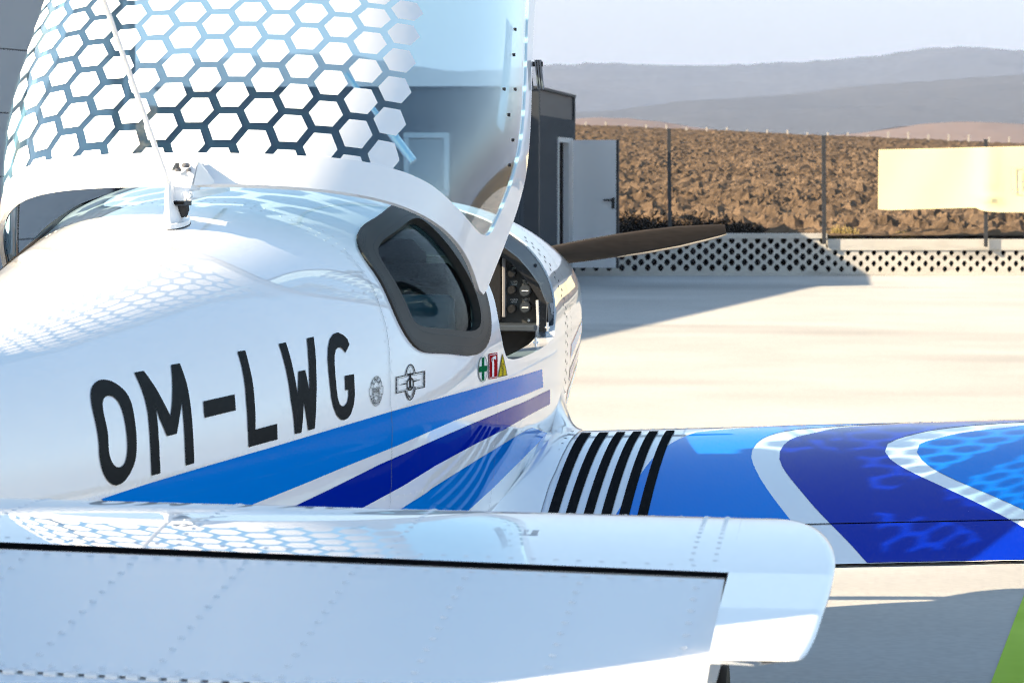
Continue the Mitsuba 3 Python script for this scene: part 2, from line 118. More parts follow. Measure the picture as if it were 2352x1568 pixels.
 'stamp': [[[[2.4783,11.1335],[2.4783,11.032],[2.4801,10.9425],[2.4817,10.9462],[2.4828,11.0137],[2.4797,11.3355],[2.482,11.4687],[2.4849,11.4753],[2.4877,11.3349],[2.4878,11.1962],[2.4861,11.1924],[2.4861,11.2937],[2.4843,11.3832],[2.4828,11.3797],[2.4818,11.3209],[2.4847,11.0064],[2.4895,11.2482],[2.4863,10.5261],[2.4847,10.5472],[2.4855,10.7335],[2.4832,10.8057],[2.4807,10.6746],[2.4795,10.7409],[2.4818,10.8556],[2.4795,10.8499],[2.4767,10.9902],[2.4766,11.1294]],[[2.4866,10.9762],[2.4845,10.8705],[2.4859,10.8257]]],[[[2.5046,10.2731],[2.4995,10.1196],[2.4944,10.0474],[2.4895,10.0588],[2.485,10.1538],[2.4808,10.3305],[2.4772,10.5844],[2.4743,10.9095],[2.4721,11.2973],[2.4707,11.7381],[2.4702,12.2205],[2.4709,12.8865],[2.4668,12.9352],[2.4756,14.7119],[2.4797,14.6609],[2.4852,15.2651],[2.4911,15.7401],[2.4909,15.7582],[2.4918,15.7846],[2.4955,16.032],[2.5011,16.3211],[2.5068,16.5377],[2.5124,16.6772],[2.5177,16.7365],[2.5227,16.7148],[2.5271,16.6129],[2.531,16.4336],[2.5341,16.1812],[2.5365,15.8622],[2.5382,15.4325],[2.5393,15.4467],[2.5382,15.3922],[2.5388,15.0557],[2.5388,14.5872],[2.5375,13.9394],[2.5417,13.8868],[2.533,12.1426],[2.5288,12.1933],[2.5238,11.5877],[2.5194,11.1696],[2.5147,10.8052],[2.5097,10.5037]],[[2.4732,12.8586],[2.4726,12.1359],[2.483,12.3711],[2.4843,12.1915],[2.4845,12.6899],[2.4865,12.6657],[2.4864,12.3268],[2.4875,11.8196],[2.4887,11.6227],[2.4903,11.4705],[2.4921,11.3668],[2.4943,11.3144],[2.4967,11.3142],[2.4992,11.3663],[2.5018,11.4691],[2.5045,11.62],[2.5095,12.0305],[2.5104,12.2312],[2.5097,12.2399],[2.5099,12.2965],[2.5118,12.2743],[2.5125,12.3548],[2.5145,12.3301],[2.5099,11.8513],[2.5117,11.9401],[2.5152,11.9044],[2.5161,11.7279],[2.5192,11.6724],[2.5199,11.4789],[2.5218,11.6645],[2.5264,12.2222]],[[2.5113,12.2207],[2.511,12.2248],[2.5106,12.1424]],[[2.5087,11.754],[2.5053,11.5139],[2.5024,11.3569],[2.4994,11.2507],[2.4965,11.1982],[2.4938,11.2007],[2.4914,11.2583],[2.4892,11.3698],[2.4873,11.5324],[2.4858,11.76],[2.4781,11.2318],[2.4768,11.2876],[2.479,11.4383],[2.4775,11.5555],[2.4742,11.4946],[2.4736,11.5806],[2.4857,11.7981],[2.4849,12.001],[2.4841,11.9823],[2.482,12.253],[2.4787,12.1787],[2.4804,11.9599],[2.4788,11.9247],[2.4772,12.1436],[2.4739,12.0688],[2.4759,11.7976],[2.4744,11.7622],[2.4727,11.9897],[2.4729,11.7829],[2.4741,11.3589],[2.476,10.9862],[2.4787,10.6743],[2.482,10.4312],[2.4857,10.2629],[2.4899,10.1734],[2.4944,10.1647],[2.4991,10.2367],[2.5039,10.3872],[2.5086,10.612],[2.5144,10.9969],[2.509,10.8262],[2.5091,10.8009],[2.5081,10.6316],[2.5043,10.5638],[2.5016,10.6656],[2.4994,11.0158],[2.5004,11.1852],[2.5042,11.2524],[2.5069,11.1504],[2.5085,10.8983],[2.5107,11.3463],[2.5099,11.4143],[2.5082,11.4542],[2.5061,11.3916],[2.5059,11.2741],[2.5042,11.2842],[2.5046,11.4465],[2.508,11.5545],[2.5111,11.4855],[2.5125,11.3595],[2.5107,10.9848],[2.5144,11.1007],[2.515,11.0448],[2.5177,11.259],[2.5195,11.4397],[2.517,11.3188],[2.5144,11.3249],[2.5145,11.4146],[2.5164,11.4102],[2.5181,11.494],[2.5177,11.6039],[2.5156,11.6423],[2.514,11.5655],[2.5128,11.6318],[2.5144,11.7082],[2.5139,11.827],[2.5122,11.8436],[2.5104,11.7578],[2.5103,11.6575],[2.5086,11.6614]],[[2.4791,11.5855],[2.4801,11.5129],[2.4819,11.6345]],[[2.4846,12.15],[2.4846,12.1645],[2.4845,12.1656]],[[2.5101,15.5753],[2.5131,15.6227],[2.5158,15.6163],[2.5182,15.5562],[2.5203,15.4442],[2.5223,15.2267],[2.5359,15.4038],[2.5345,15.7922],[2.5324,16.0981],[2.5306,16.2479],[2.5312,16.1114],[2.5288,16.0781],[2.5284,16.192],[2.5258,16.2663],[2.524,16.2407],[2.5231,16.1637],[2.5282,15.8358],[2.5257,15.6278],[2.522,15.5737],[2.5178,15.6966],[2.5173,15.8075],[2.5154,15.7765],[2.5143,15.9901],[2.5112,15.9869],[2.5098,15.7703],[2.5075,15.803],[2.5127,16.5661],[2.5073,16.4254],[2.502,16.2135],[2.497,15.9437],[2.499,16.0044],[2.5,15.8994],[2.4941,15.7174],[2.4961,15.5305],[2.5008,15.677],[2.5019,15.5718],[2.4972,15.4252],[2.4991,15.2382],[2.505,15.4207],[2.5053,15.3986],[2.5069,15.475]],[[2.5229,15.1106],[2.5238,14.8295],[2.5241,14.5482],[2.5236,14.1462],[2.5216,14.1719],[2.522,14.5047],[2.5219,14.7703],[2.5214,15.0029],[2.5204,15.1969],[2.519,15.3477],[2.5173,15.4515],[2.5152,15.506],[2.5128,15.5094],[2.5101,15.4618],[2.5073,15.3641],[2.5044,15.2186],[2.4986,14.7986],[2.4956,14.496],[2.4936,14.5213],[2.4973,14.8854],[2.5009,15.1528],[2.4982,15.0685],[2.4923,15.627],[2.4871,15.1877],[2.482,14.6317],[2.5351,13.9694],[2.5363,14.5645],[2.5365,15.0162],[2.5361,15.2797],[2.5265,14.7697],[2.5248,14.8517],[2.5279,15.0185],[2.5264,15.157]],[[2.5394,13.815],[2.4769,14.5935],[2.469,13.0116],[2.5316,12.2604]],[[2.5319,15.2274],[2.5289,15.189],[2.5297,15.1134]],[[2.514,16.5821],[2.5175,15.8651],[2.5194,15.8936],[2.5199,15.7794],[2.5224,15.7053],[2.5242,15.7312],[2.5253,15.8203],[2.5202,16.1484],[2.5226,16.3442],[2.5263,16.3975],[2.5302,16.2827],[2.5295,16.3393],[2.526,16.5098],[2.522,16.6053],[2.5174,16.6233]],[[2.513,16.2586],[2.512,16.1102],[2.5138,16.1119]],[[2.5046,10.6638],[2.5068,10.7031],[2.5074,10.8011],[2.5055,11.0937],[2.5039,11.1527],[2.5017,11.1137],[2.5011,11.0157],[2.503,10.7228]]],[[[2.4892,12.5142],[2.4877,12.1582],[2.4871,12.1645],[2.4887,12.5205]]],[[[2.49,12.3286],[2.4911,12.3156],[2.4906,12.1888],[2.4895,12.106],[2.4883,12.1208],[2.4881,12.2184],[2.4891,12.451],[2.4901,12.5336],[2.4914,12.5188],[2.4916,12.4377],[2.491,12.4061],[2.4909,12.4648],[2.4901,12.4736],[2.4895,12.4257],[2.4887,12.2312],[2.4888,12.1747],[2.4895,12.1661],[2.4901,12.214],[2.4903,12.265],[2.4898,12.2717]]],[[[2.4916,12.2687],[2.4909,12.1192],[2.4904,12.1254],[2.492,12.4812],[2.4925,12.4749],[2.4919,12.3256],[2.4933,12.3084],[2.494,12.4576],[2.4945,12.4513],[2.4929,12.0958],[2.4924,12.102],[2.4931,12.2514]]],[[[2.497,12.4512],[2.4968,12.3945],[2.496,12.4032],[2.4946,12.0762],[2.4941,12.0825],[2.4955,12.4095],[2.4948,12.4182],[2.495,12.4749]]],[[[2.4819,13.0184],[2.4819,13.3182],[2.4854,14.0261],[2.4882,14.2923],[2.4907,14.2603],[2.4907,14.0176],[2.489,13.8944],[2.489,14.0565],[2.4877,14.0727],[2.4864,13.9395],[2.4836,13.3734],[2.4835,13.2237],[2.4848,13.2077],[2.4864,13.3514],[2.4867,13.2032],[2.4844,12.9874]]],[[[2.4907,13.6991],[2.4933,13.6672],[2.4922,13.4555],[2.4896,13.4872],[2.4881,13.1687],[2.4913,13.1293],[2.4903,12.9167],[2.4858,12.9715],[2.4921,14.2439],[2.4966,14.1874],[2.4955,13.9765],[2.4923,14.0166]]],[[[2.5013,13.8948],[2.4998,13.5963],[2.4974,13.3925],[2.497,13.3965],[2.4969,13.0143],[2.4952,12.9055],[2.4955,13.416],[2.4948,13.4237],[2.4928,12.9993],[2.4915,13.0151],[2.4973,14.1793],[2.5011,14.1315]],[[2.4996,13.8236],[2.4995,13.9274],[2.4975,13.9524],[2.4959,13.6353],[2.4979,13.6106],[2.499,13.6998]]],[[[2.4986,12.9283],[2.5033,13.8797],[2.502,13.8958],[2.5031,14.1064],[2.5071,14.0577],[2.506,13.8473],[2.5047,13.8635],[2.5,12.9125]]],[[[2.4912,10.3544],[2.4897,10.389],[2.4949,11.0748],[2.4975,10.3461],[2.4959,10.3289],[2.4952,10.5166],[2.4925,10.5311]],[[2.4932,10.6186],[2.4948,10.6095],[2.4943,10.7615]]],[[[2.4981,12.1113],[2.4984,12.0614],[2.4991,12.0522],[2.4996,12.0848],[2.4999,12.142],[2.4982,12.2437],[2.4987,12.357],[2.4997,12.4189],[2.5009,12.4044],[2.5012,12.3361],[2.5007,12.3005],[2.5005,12.3503],[2.4997,12.3596],[2.4992,12.3271],[2.4989,12.2771],[2.5006,12.1753],[2.5001,12.055],[2.4991,11.9928],[2.4979,12.0072],[2.4976,12.0756]]],[[[2.5029,12.042],[2.504,12.2736],[2.505,12.3557],[2.5063,12.3406],[2.5065,12.2435],[2.5055,12.012],[2.5044,11.9297],[2.5032,11.9447]],[[2.5044,11.9896],[2.505,12.0373],[2.5059,12.2309],[2.5057,12.2872],[2.505,12.2959],[2.5044,12.2484],[2.5035,12.0546],[2.5037,11.9983]]],[[[2.507,12.3315],[2.5089,12.3091],[2.5092,12.2317],[2.5088,12.1375],[2.5076,12.0787],[2.5079,11.9359],[2.5073,11.9085],[2.5069,12.0865],[2.5065,12.0915],[2.5058,11.9427],[2.5053,11.949]],[[2.5086,12.2146],[2.5084,12.2552],[2.5073,12.2685],[2.5068,12.1482],[2.5079,12.1348]]],[[[2.5036,12.3727],[2.5039,12.2952],[2.5034,12.1831],[2.5025,12.1211],[2.5011,12.137],[2.5005,12.0057],[2.5,12.0119],[2.5017,12.395]],[[2.5033,12.278],[2.5031,12.3186],[2.502,12.332],[2.5014,12.1937],[2.5025,12.1804]]],[[[2.5171,13.7093],[2.5155,13.3941],[2.5182,13.3618],[2.5171,13.1514],[2.5145,13.1836],[2.5129,12.8673],[2.5162,12.8273],[2.5152,12.6162],[2.5106,12.6719],[2.5111,12.7776],[2.5098,12.7935],[2.515,13.8468],[2.5164,13.8305],[2.5169,13.9354],[2.5215,13.8781],[2.5204,13.6686]]],[[[2.5258,13.4814],[2.5227,12.8695],[2.5191,12.569],[2.5159,12.6082],[2.5222,13.8699],[2.5254,13.8297]],[[2.524,13.4109],[2.5238,13.6271],[2.5224,13.6441],[2.5182,12.8033],[2.5196,12.7866],[2.5218,12.9727]]],[[[2.5132,13.7581],[2.5099,13.7987],[2.5083,13.4829],[2.5109,13.4506],[2.5099,13.2399],[2.5072,13.272],[2.5052,12.8491],[2.5026,12.8809],[2.5078,13.9363],[2.5091,13.9201],[2.5097,14.0251],[2.5143,13.9681]]]],
 'emblem': [[[[2.6944,15.5627],[2.6998,15.6808],[2.7049,15.7348],[2.7095,15.7238],[2.7137,15.6481],[2.7173,15.5091],[2.7203,15.3092],[2.7227,15.0516],[2.7243,14.7406],[2.7253,14.3811],[2.7256,13.9791],[2.7249,13.382],[2.7834,12.8809],[2.7623,9.34],[2.7046,9.8276],[2.6988,9.273],[2.6943,8.9123],[2.6895,8.602],[2.6848,8.3473],[2.68,8.1532],[2.6752,8.0234],[2.6706,7.9603],[2.6661,7.9653],[2.6619,8.0385],[2.6581,8.1787],[2.6546,8.3836],[2.6516,8.6493],[2.6492,8.9712],[2.6474,9.3436],[2.6462,9.7596],[2.6458,10.3756],[2.5951,10.8777],[2.6144,14.4921],[2.6654,13.9571],[2.6722,14.4975],[2.6777,14.8452],[2.6833,15.1415],[2.6889,15.3819]],[[2.6619,8.8722],[2.6612,8.887],[2.661,8.8618],[2.6626,8.7067]],[[2.6598,8.7285],[2.6579,8.768],[2.6591,8.8932],[2.6588,8.922],[2.6569,8.95],[2.6579,9.0822],[2.6564,9.1369],[2.6541,9.0538],[2.6529,9.1325],[2.657,9.2785],[2.6565,9.4274],[2.654,9.3254],[2.6527,9.4],[2.6562,9.5411],[2.6562,9.5628],[2.6526,9.5333],[2.6541,9.7318],[2.6512,9.6132],[2.6529,9.1085],[2.6548,8.8073],[2.6573,8.5595],[2.6601,8.3694],[2.6633,8.2406],[2.6668,8.1752],[2.6706,8.1743],[2.6746,8.2377],[2.6787,8.3642],[2.6828,8.5514],[2.687,8.7956],[2.6902,9.0228],[2.6886,8.983],[2.6863,9.1774],[2.6845,9.0252],[2.6872,8.8171],[2.6855,8.7658],[2.6839,8.8841],[2.682,8.8604],[2.6819,8.7208],[2.6799,8.7293],[2.6773,8.5955],[2.6739,8.4725],[2.6707,8.4086],[2.6677,8.405],[2.6649,8.4618],[2.6624,8.5781],[2.6601,8.763]],[[2.6621,9.2186],[2.6672,9.1099],[2.6682,8.9937],[2.6676,8.863],[2.6721,8.9942],[2.6732,8.9111],[2.6678,8.7526],[2.6717,8.5499],[2.6704,8.494],[2.6737,8.5588],[2.6768,8.6804],[2.6799,8.8538],[2.6802,9.3468],[2.6834,9.1027],[2.6854,9.2651],[2.6832,9.4582],[2.6889,9.5996],[2.6907,9.7808],[2.6892,9.8571],[2.6925,9.985],[2.6962,10.4403],[2.6987,10.5758],[2.702,10.5774],[2.7072,10.4036],[2.7076,10.3373],[2.7505,9.9676],[2.7582,11.3499],[2.7043,11.5808],[2.706,11.89],[2.7582,11.3525],[2.7654,12.4956],[2.7105,12.9794],[2.7129,13.7721],[2.7133,14.4199],[2.7117,14.8961],[2.7102,15.0597],[2.7082,15.1697],[2.7057,15.2242],[2.7028,15.2225],[2.6995,15.1643],[2.6959,15.0506],[2.6882,14.6645],[2.6802,14.0888],[2.6726,13.3454],[2.6233,13.8524],[2.6153,12.4557],[2.6637,12.1715],[2.662,11.8604],[2.6153,12.4531],[2.6094,11.2793],[2.6521,10.8566],[2.6558,10.8997],[2.6554,10.9809],[2.6574,11.0037],[2.6585,10.794],[2.6577,10.3095],[2.6587,10.2151],[2.6576,10.1152],[2.6575,9.9937],[2.6586,10.0375],[2.6576,9.9025],[2.6578,9.6747],[2.664,9.7257],[2.6581,9.4911],[2.6585,9.3327],[2.6633,9.5033],[2.6597,9.0393],[2.66,8.9978]],[[2.6669,8.6581],[2.6665,8.5577],[2.6649,8.5723],[2.668,8.4894],[2.67,8.4932]],[[2.6647,8.6485],[2.6636,8.6372],[2.6645,8.5896]],[[2.6648,8.6699],[2.6651,8.7484],[2.6646,8.7739],[2.6653,8.7935],[2.6655,8.8365],[2.6642,8.824]],[[2.6656,8.9428],[2.666,8.987],[2.6656,9.0371],[2.6631,9.09],[2.662,8.9763],[2.6645,8.9235]],[[2.6589,9.2269],[2.6589,9.2175],[2.6591,9.2324]],[[2.6478,10.8069],[2.6071,11.2149],[2.6218,13.9555],[2.6714,13.4447],[2.6789,14.1546],[2.6874,14.7415],[2.6916,14.9636],[2.6957,15.1332],[2.6995,15.2477],[2.7031,15.3052],[2.7063,15.3049],[2.709,15.2469],[2.7113,15.1323],[2.7131,14.9628],[2.7144,14.7414],[2.7152,14.158],[2.7149,13.8055],[2.7129,13.0438],[2.7683,12.5577],[2.7524,9.8663],[2.7079,10.2485],[2.7056,10.1161],[2.7023,10.1142],[2.6972,10.291],[2.695,10.0267],[2.6966,10.0216],[2.6983,9.925],[2.6978,9.7824],[2.6986,9.7735],[2.7013,10.0718],[2.7575,9.591],[2.7761,12.7267],[2.7192,13.2203],[2.7205,13.8963],[2.7205,14.2747],[2.7199,14.6124],[2.7187,14.9038],[2.7169,15.1441],[2.7145,15.3295],[2.7115,15.4569],[2.708,15.5241],[2.704,15.53],[2.6997,15.4743],[2.695,15.3578],[2.6902,15.1824],[2.6852,14.9507],[2.6754,14.3339],[2.6682,13.7133],[2.6179,14.2362],[2.6008,11.0389],[2.6508,10.5442],[2.6506,10.3199],[2.654,10.4028],[2.6559,10.3866],[2.6564,10.7273],[2.6526,10.764],[2.6482,10.7126]],[[2.6922,9.183],[2.6958,9.5013],[2.692,9.7053],[2.6882,9.334],[2.6905,9.3898],[2.6915,9.3043],[2.6882,9.2235],[2.6894,9.1145]],[[2.6977,9.6841],[2.6959,9.7051],[2.6953,9.6813],[2.6968,9.5981]],[[2.6517,9.9453],[2.6506,9.9542],[2.6509,9.7295],[2.6557,9.9211],[2.6557,10.0433]],[[2.6557,9.6576],[2.656,9.6602],[2.656,9.6936]],[[2.6505,10.2118],[2.6506,10.0537],[2.6514,10.0468],[2.6557,10.1518],[2.6558,10.2776],[2.6542,10.3016]],[[2.6821,9.0045],[2.6822,9.0124],[2.6821,9.0203]],[[2.6866,9.3669],[2.6874,9.454],[2.686,9.4181]],[[2.6962,9.892],[2.6955,9.9282],[2.6941,9.9206],[2.693,9.805],[2.6939,9.7543],[2.6961,9.839]],[[2.7056,10.2691],[2.6998,10.3208],[2.7031,10.2109],[2.7046,10.2117]],[[2.6987,10.4174],[2.7048,10.3624],[2.7013,10.4809],[2.6998,10.4802]]],[[[2.6702,12.558],[2.6699,12.5015],[2.6759,12.7522],[2.6794,12.8391],[2.6849,12.905],[2.6885,13.4817],[2.6815,13.5509],[2.68,13.3201],[2.6764,13.4378],[2.6799,13.9756],[2.6946,13.8301],[2.7008,14.6671],[2.7022,14.6539],[2.6967,13.8106],[2.7117,13.6665],[2.7082,13.1306],[2.7034,13.094],[2.7049,13.3241],[2.6977,13.3926],[2.6941,12.8165],[2.6983,12.6568],[2.7005,12.5165],[2.7032,12.182],[2.7036,12.2383],[2.731,11.9481],[2.7035,12.1187],[2.7041,11.75],[2.7028,11.3097],[2.6994,10.8875],[2.6971,10.696],[2.6915,10.3764],[2.6849,10.1665],[2.6815,10.1099],[2.6781,10.0877],[2.6747,10.1006],[2.6716,10.1483],[2.6687,10.2296],[2.6661,10.3426],[2.6621,10.6517],[2.6601,11.0447],[2.6599,11.2606],[2.6611,11.7046],[2.6645,12.1277],[2.6689,12.4492],[2.6441,12.7776]],[[2.6885,10.7895],[2.6874,10.5708],[2.6913,10.7453],[2.6951,11.0281],[2.6977,11.3567],[2.6984,11.5284],[2.6986,11.8653],[2.6973,12.1669],[2.6944,12.404],[2.6922,12.4988],[2.6831,10.8403]],[[2.6696,10.6009],[2.6738,10.4508],[2.6762,10.4142],[2.6813,10.4222],[2.6861,10.5258],[2.6682,10.6941]],[[2.6739,10.9264],[2.683,12.5869],[2.6774,12.4736],[2.6725,12.2675],[2.6686,11.9861],[2.666,11.6569],[2.665,11.3122],[2.6652,11.1446],[2.6657,10.986],[2.6675,10.7582],[2.6686,10.9774]]]],
 'aid_disc': [[[[3.2511,7.4536],[3.252,7.893],[3.2518,8.3289],[3.2505,8.7504],[3.2481,9.1473],[3.2448,9.5097],[3.2405,9.8291],[3.2354,10.0978],[3.2295,10.3091],[3.2231,10.4583],[3.2163,10.5417],[3.2092,10.5574],[3.2021,10.5053],[3.195,10.3864],[3.1882,10.2038],[3.1819,9.9617],[3.1761,9.6659],[3.1711,9.3237],[3.167,8.943],[3.1638,8.5334],[3.1617,8.1044],[3.1608,7.6669],[3.161,7.2313],[3.1623,6.8085],[3.1648,6.4088],[3.1683,6.0425],[3.1727,5.7183],[3.178,5.4449],[3.1841,5.2287],[3.1906,5.0754],[3.1975,4.9888],[3.2047,4.9713],[3.2118,5.0233],[3.2189,5.1435],[3.2256,5.3289],[3.2318,5.5748],[3.2374,5.8751],[3.2422,6.2224],[3.2462,6.6077],[3.2492,7.0217]]]],
 'aid_ring': [[[[3.2492,7.0217],[3.2462,6.6077],[3.2422,6.2224],[3.2374,5.8751],[3.2318,5.5748],[3.2256,5.3289],[3.2189,5.1435],[3.2118,5.0233],[3.2047,4.9713],[3.1975,4.9888],[3.1906,5.0754],[3.1841,5.2287],[3.178,5.4449],[3.1727,5.7183],[3.1683,6.0425],[3.1648,6.4088],[3.1623,6.8085],[3.161,7.2313],[3.1608,7.6669],[3.1617,8.1044],[3.1638,8.5334],[3.167,8.943],[3.1711,9.3237],[3.1761,9.6659],[3.1819,9.9617],[3.1882,10.2038],[3.195,10.3864],[3.2021,10.5053],[3.2092,10.5574],[3.2163,10.5417],[3.2231,10.4583],[3.2295,10.3091],[3.2354,10.0978],[3.2405,9.8291],[3.2448,9.5097],[3.2481,9.1473],[3.2505,8.7504],[3.2518,8.3289],[3.252,7.893],[3.2511,7.4536]],[[3.2486,7.9043],[3.2485,8.3265],[3.2473,8.7343],[3.2452,9.1181],[3.2422,9.4683],[3.2382,9.7764],[3.2335,10.0352],[3.2281,10.2383],[3.2222,10.3811],[3.2159,10.46],[3.2093,10.4733],[3.2026,10.4208],[3.196,10.3038],[3.1897,10.125],[3.1837,9.8886],[3.1783,9.6005],[3.1735,9.2675],[3.1696,8.8974],[3.1666,8.4996],[3.1646,8.0832],[3.1637,7.659],[3.1638,7.2367],[3.165,6.8273],[3.1673,6.4406],[3.1705,6.0866],[3.1747,5.7736],[3.1796,5.51],[3.1852,5.3022],[3.1912,5.1555],[3.1977,5.0737],[3.2043,5.0589],[3.211,5.1115],[3.2175,5.23],[3.2238,5.4117],[3.2296,5.652],[3.2348,5.9448],[3.2393,6.2828],[3.243,6.6574],[3.2459,7.0594],[3.2477,7.4784]]]],
 'aid_cross': [[[[3.209,5.2478],[3.1875,5.4069],[3.1921,7.2574],[3.1659,7.4482],[3.1702,8.6672],[3.1962,8.4782],[3.2041,10.2902],[3.2254,10.1376],[3.2176,8.3236],[3.246,8.1175],[3.242,6.8928],[3.2135,7.101]]]],
 'ext_plate': [[[[3.2602,5.1657],[3.2775,10.0778],[3.2776,10.104],[3.2778,10.1295],[3.2781,10.1541],[3.2784,10.1777],[3.2787,10.2],[3.2791,10.2208],[3.2795,10.2399],[3.2799,10.2571],[3.2804,10.2722],[3.2809,10.2851],[3.2814,10.2957],[3.2819,10.3038],[3.2824,10.3094],[3.2829,10.3125],[3.2834,10.313],[3.2839,10.3109],[3.3784,9.6525],[3.379,9.6476],[3.3795,9.64],[3.3799,9.63],[3.3804,9.6176],[3.3808,9.603],[3.3812,9.5862],[3.3815,9.5674],[3.3818,9.5468],[3.3821,9.5247],[3.3823,9.5012],[3.3824,9.4765],[3.3825,9.4509],[3.3826,9.4246],[3.3826,9.3979],[3.3825,9.3711],[3.3824,9.3444],[3.3661,4.3748],[3.366,4.3475],[3.3659,4.3208],[3.3657,4.295],[3.3655,4.2703],[3.3652,4.2471],[3.3649,4.2254],[3.3645,4.2057],[3.3642,4.1879],[3.3637,4.1724],[3.3633,4.1592],[3.3628,4.1485],[3.3623,4.1403],[3.3618,4.1349],[3.3612,4.1321],[3.3607,4.132],[3.3601,4.1347],[3.2647,4.8512],[3.2642,4.8561],[3.2637,4.8637],[3.2632,4.8738],[3.2628,4.8864],[3.2624,4.9013],[3.262,4.9184],[3.2616,4.9375],[3.2613,4.9585],[3.261,4.9811],[3.2608,5.0052],[3.2606,5.0304],[3.2604,5.0566],[3.2603,5.0835],[3.2602,5.1108],[3.2602,5.1383]]]],
 'ext_mark': [[[[3.3089,8.6014],[3.3115,8.5827],[3.3134,8.9997],[3.3094,9.0727],[3.3212,9.2687],[3.3565,9.1885],[3.3524,8.2917],[3.3244,8.7985],[3.3231,8.5001],[3.3242,8.4926],[3.3267,8.0539],[3.3176,4.9644],[3.2936,5.1439],[3.3029,8.2241]]],[[[3.2815,10.0604],[3.2816,10.0653],[3.2816,10.07],[3.2817,10.0745],[3.2818,10.0786],[3.2818,10.0824],[3.2819,10.0858],[3.282,10.0888],[3.2821,10.0914],[3.2822,10.0935],[3.2823,10.0951],[3.2824,10.0963],[3.2825,10.0969],[3.2826,10.097],[3.2828,10.0961],[3.3772,9.4369],[3.3774,9.4349],[3.3775,9.4334],[3.3776,9.4314],[3.3777,9.429],[3.3778,9.426],[3.3778,9.4227],[3.3779,9.419],[3.378,9.4149],[3.378,9.4104],[3.3781,9.4058],[3.3781,9.4009],[3.3781,9.3958],[3.3781,9.3905],[3.3781,9.3852],[3.3781,9.3799],[3.3781,9.3692],[3.3617,4.4133],[3.3617,4.4023],[3.3616,4.397],[3.3616,4.3919],[3.3616,4.387],[3.3615,4.3824],[3.3614,4.3781],[3.3614,4.3742],[3.3613,4.3706],[3.3612,4.3675],[3.3611,4.3649],[3.361,4.3627],[3.3609,4.3611],[3.3608,4.36],[3.3607,4.3595],[3.3606,4.3595],[3.3604,4.3605],[3.2652,5.073],[3.265,5.075],[3.2649,5.0765],[3.2648,5.0785],[3.2647,5.081],[3.2646,5.084],[3.2645,5.0874],[3.2645,5.0912],[3.2644,5.0953],[3.2643,5.0999],[3.2643,5.1047],[3.2642,5.1097],[3.2642,5.1149],[3.2642,5.1203],[3.2642,5.1257],[3.2642,5.1312],[3.2642,5.1421],[3.2814,10.0449],[3.2815,10.0553]],[[3.2835,9.9523],[3.2668,5.2017],[3.3591,4.5125],[3.375,9.3121]]],[[[3.2998,8.3863],[3.2956,8.4162],[3.3079,9.4187],[3.3105,9.2887]]]],
 'tri_plate': [[[[3.443,8.7761],[3.4882,3.3753],[3.3704,4.1546]]]],
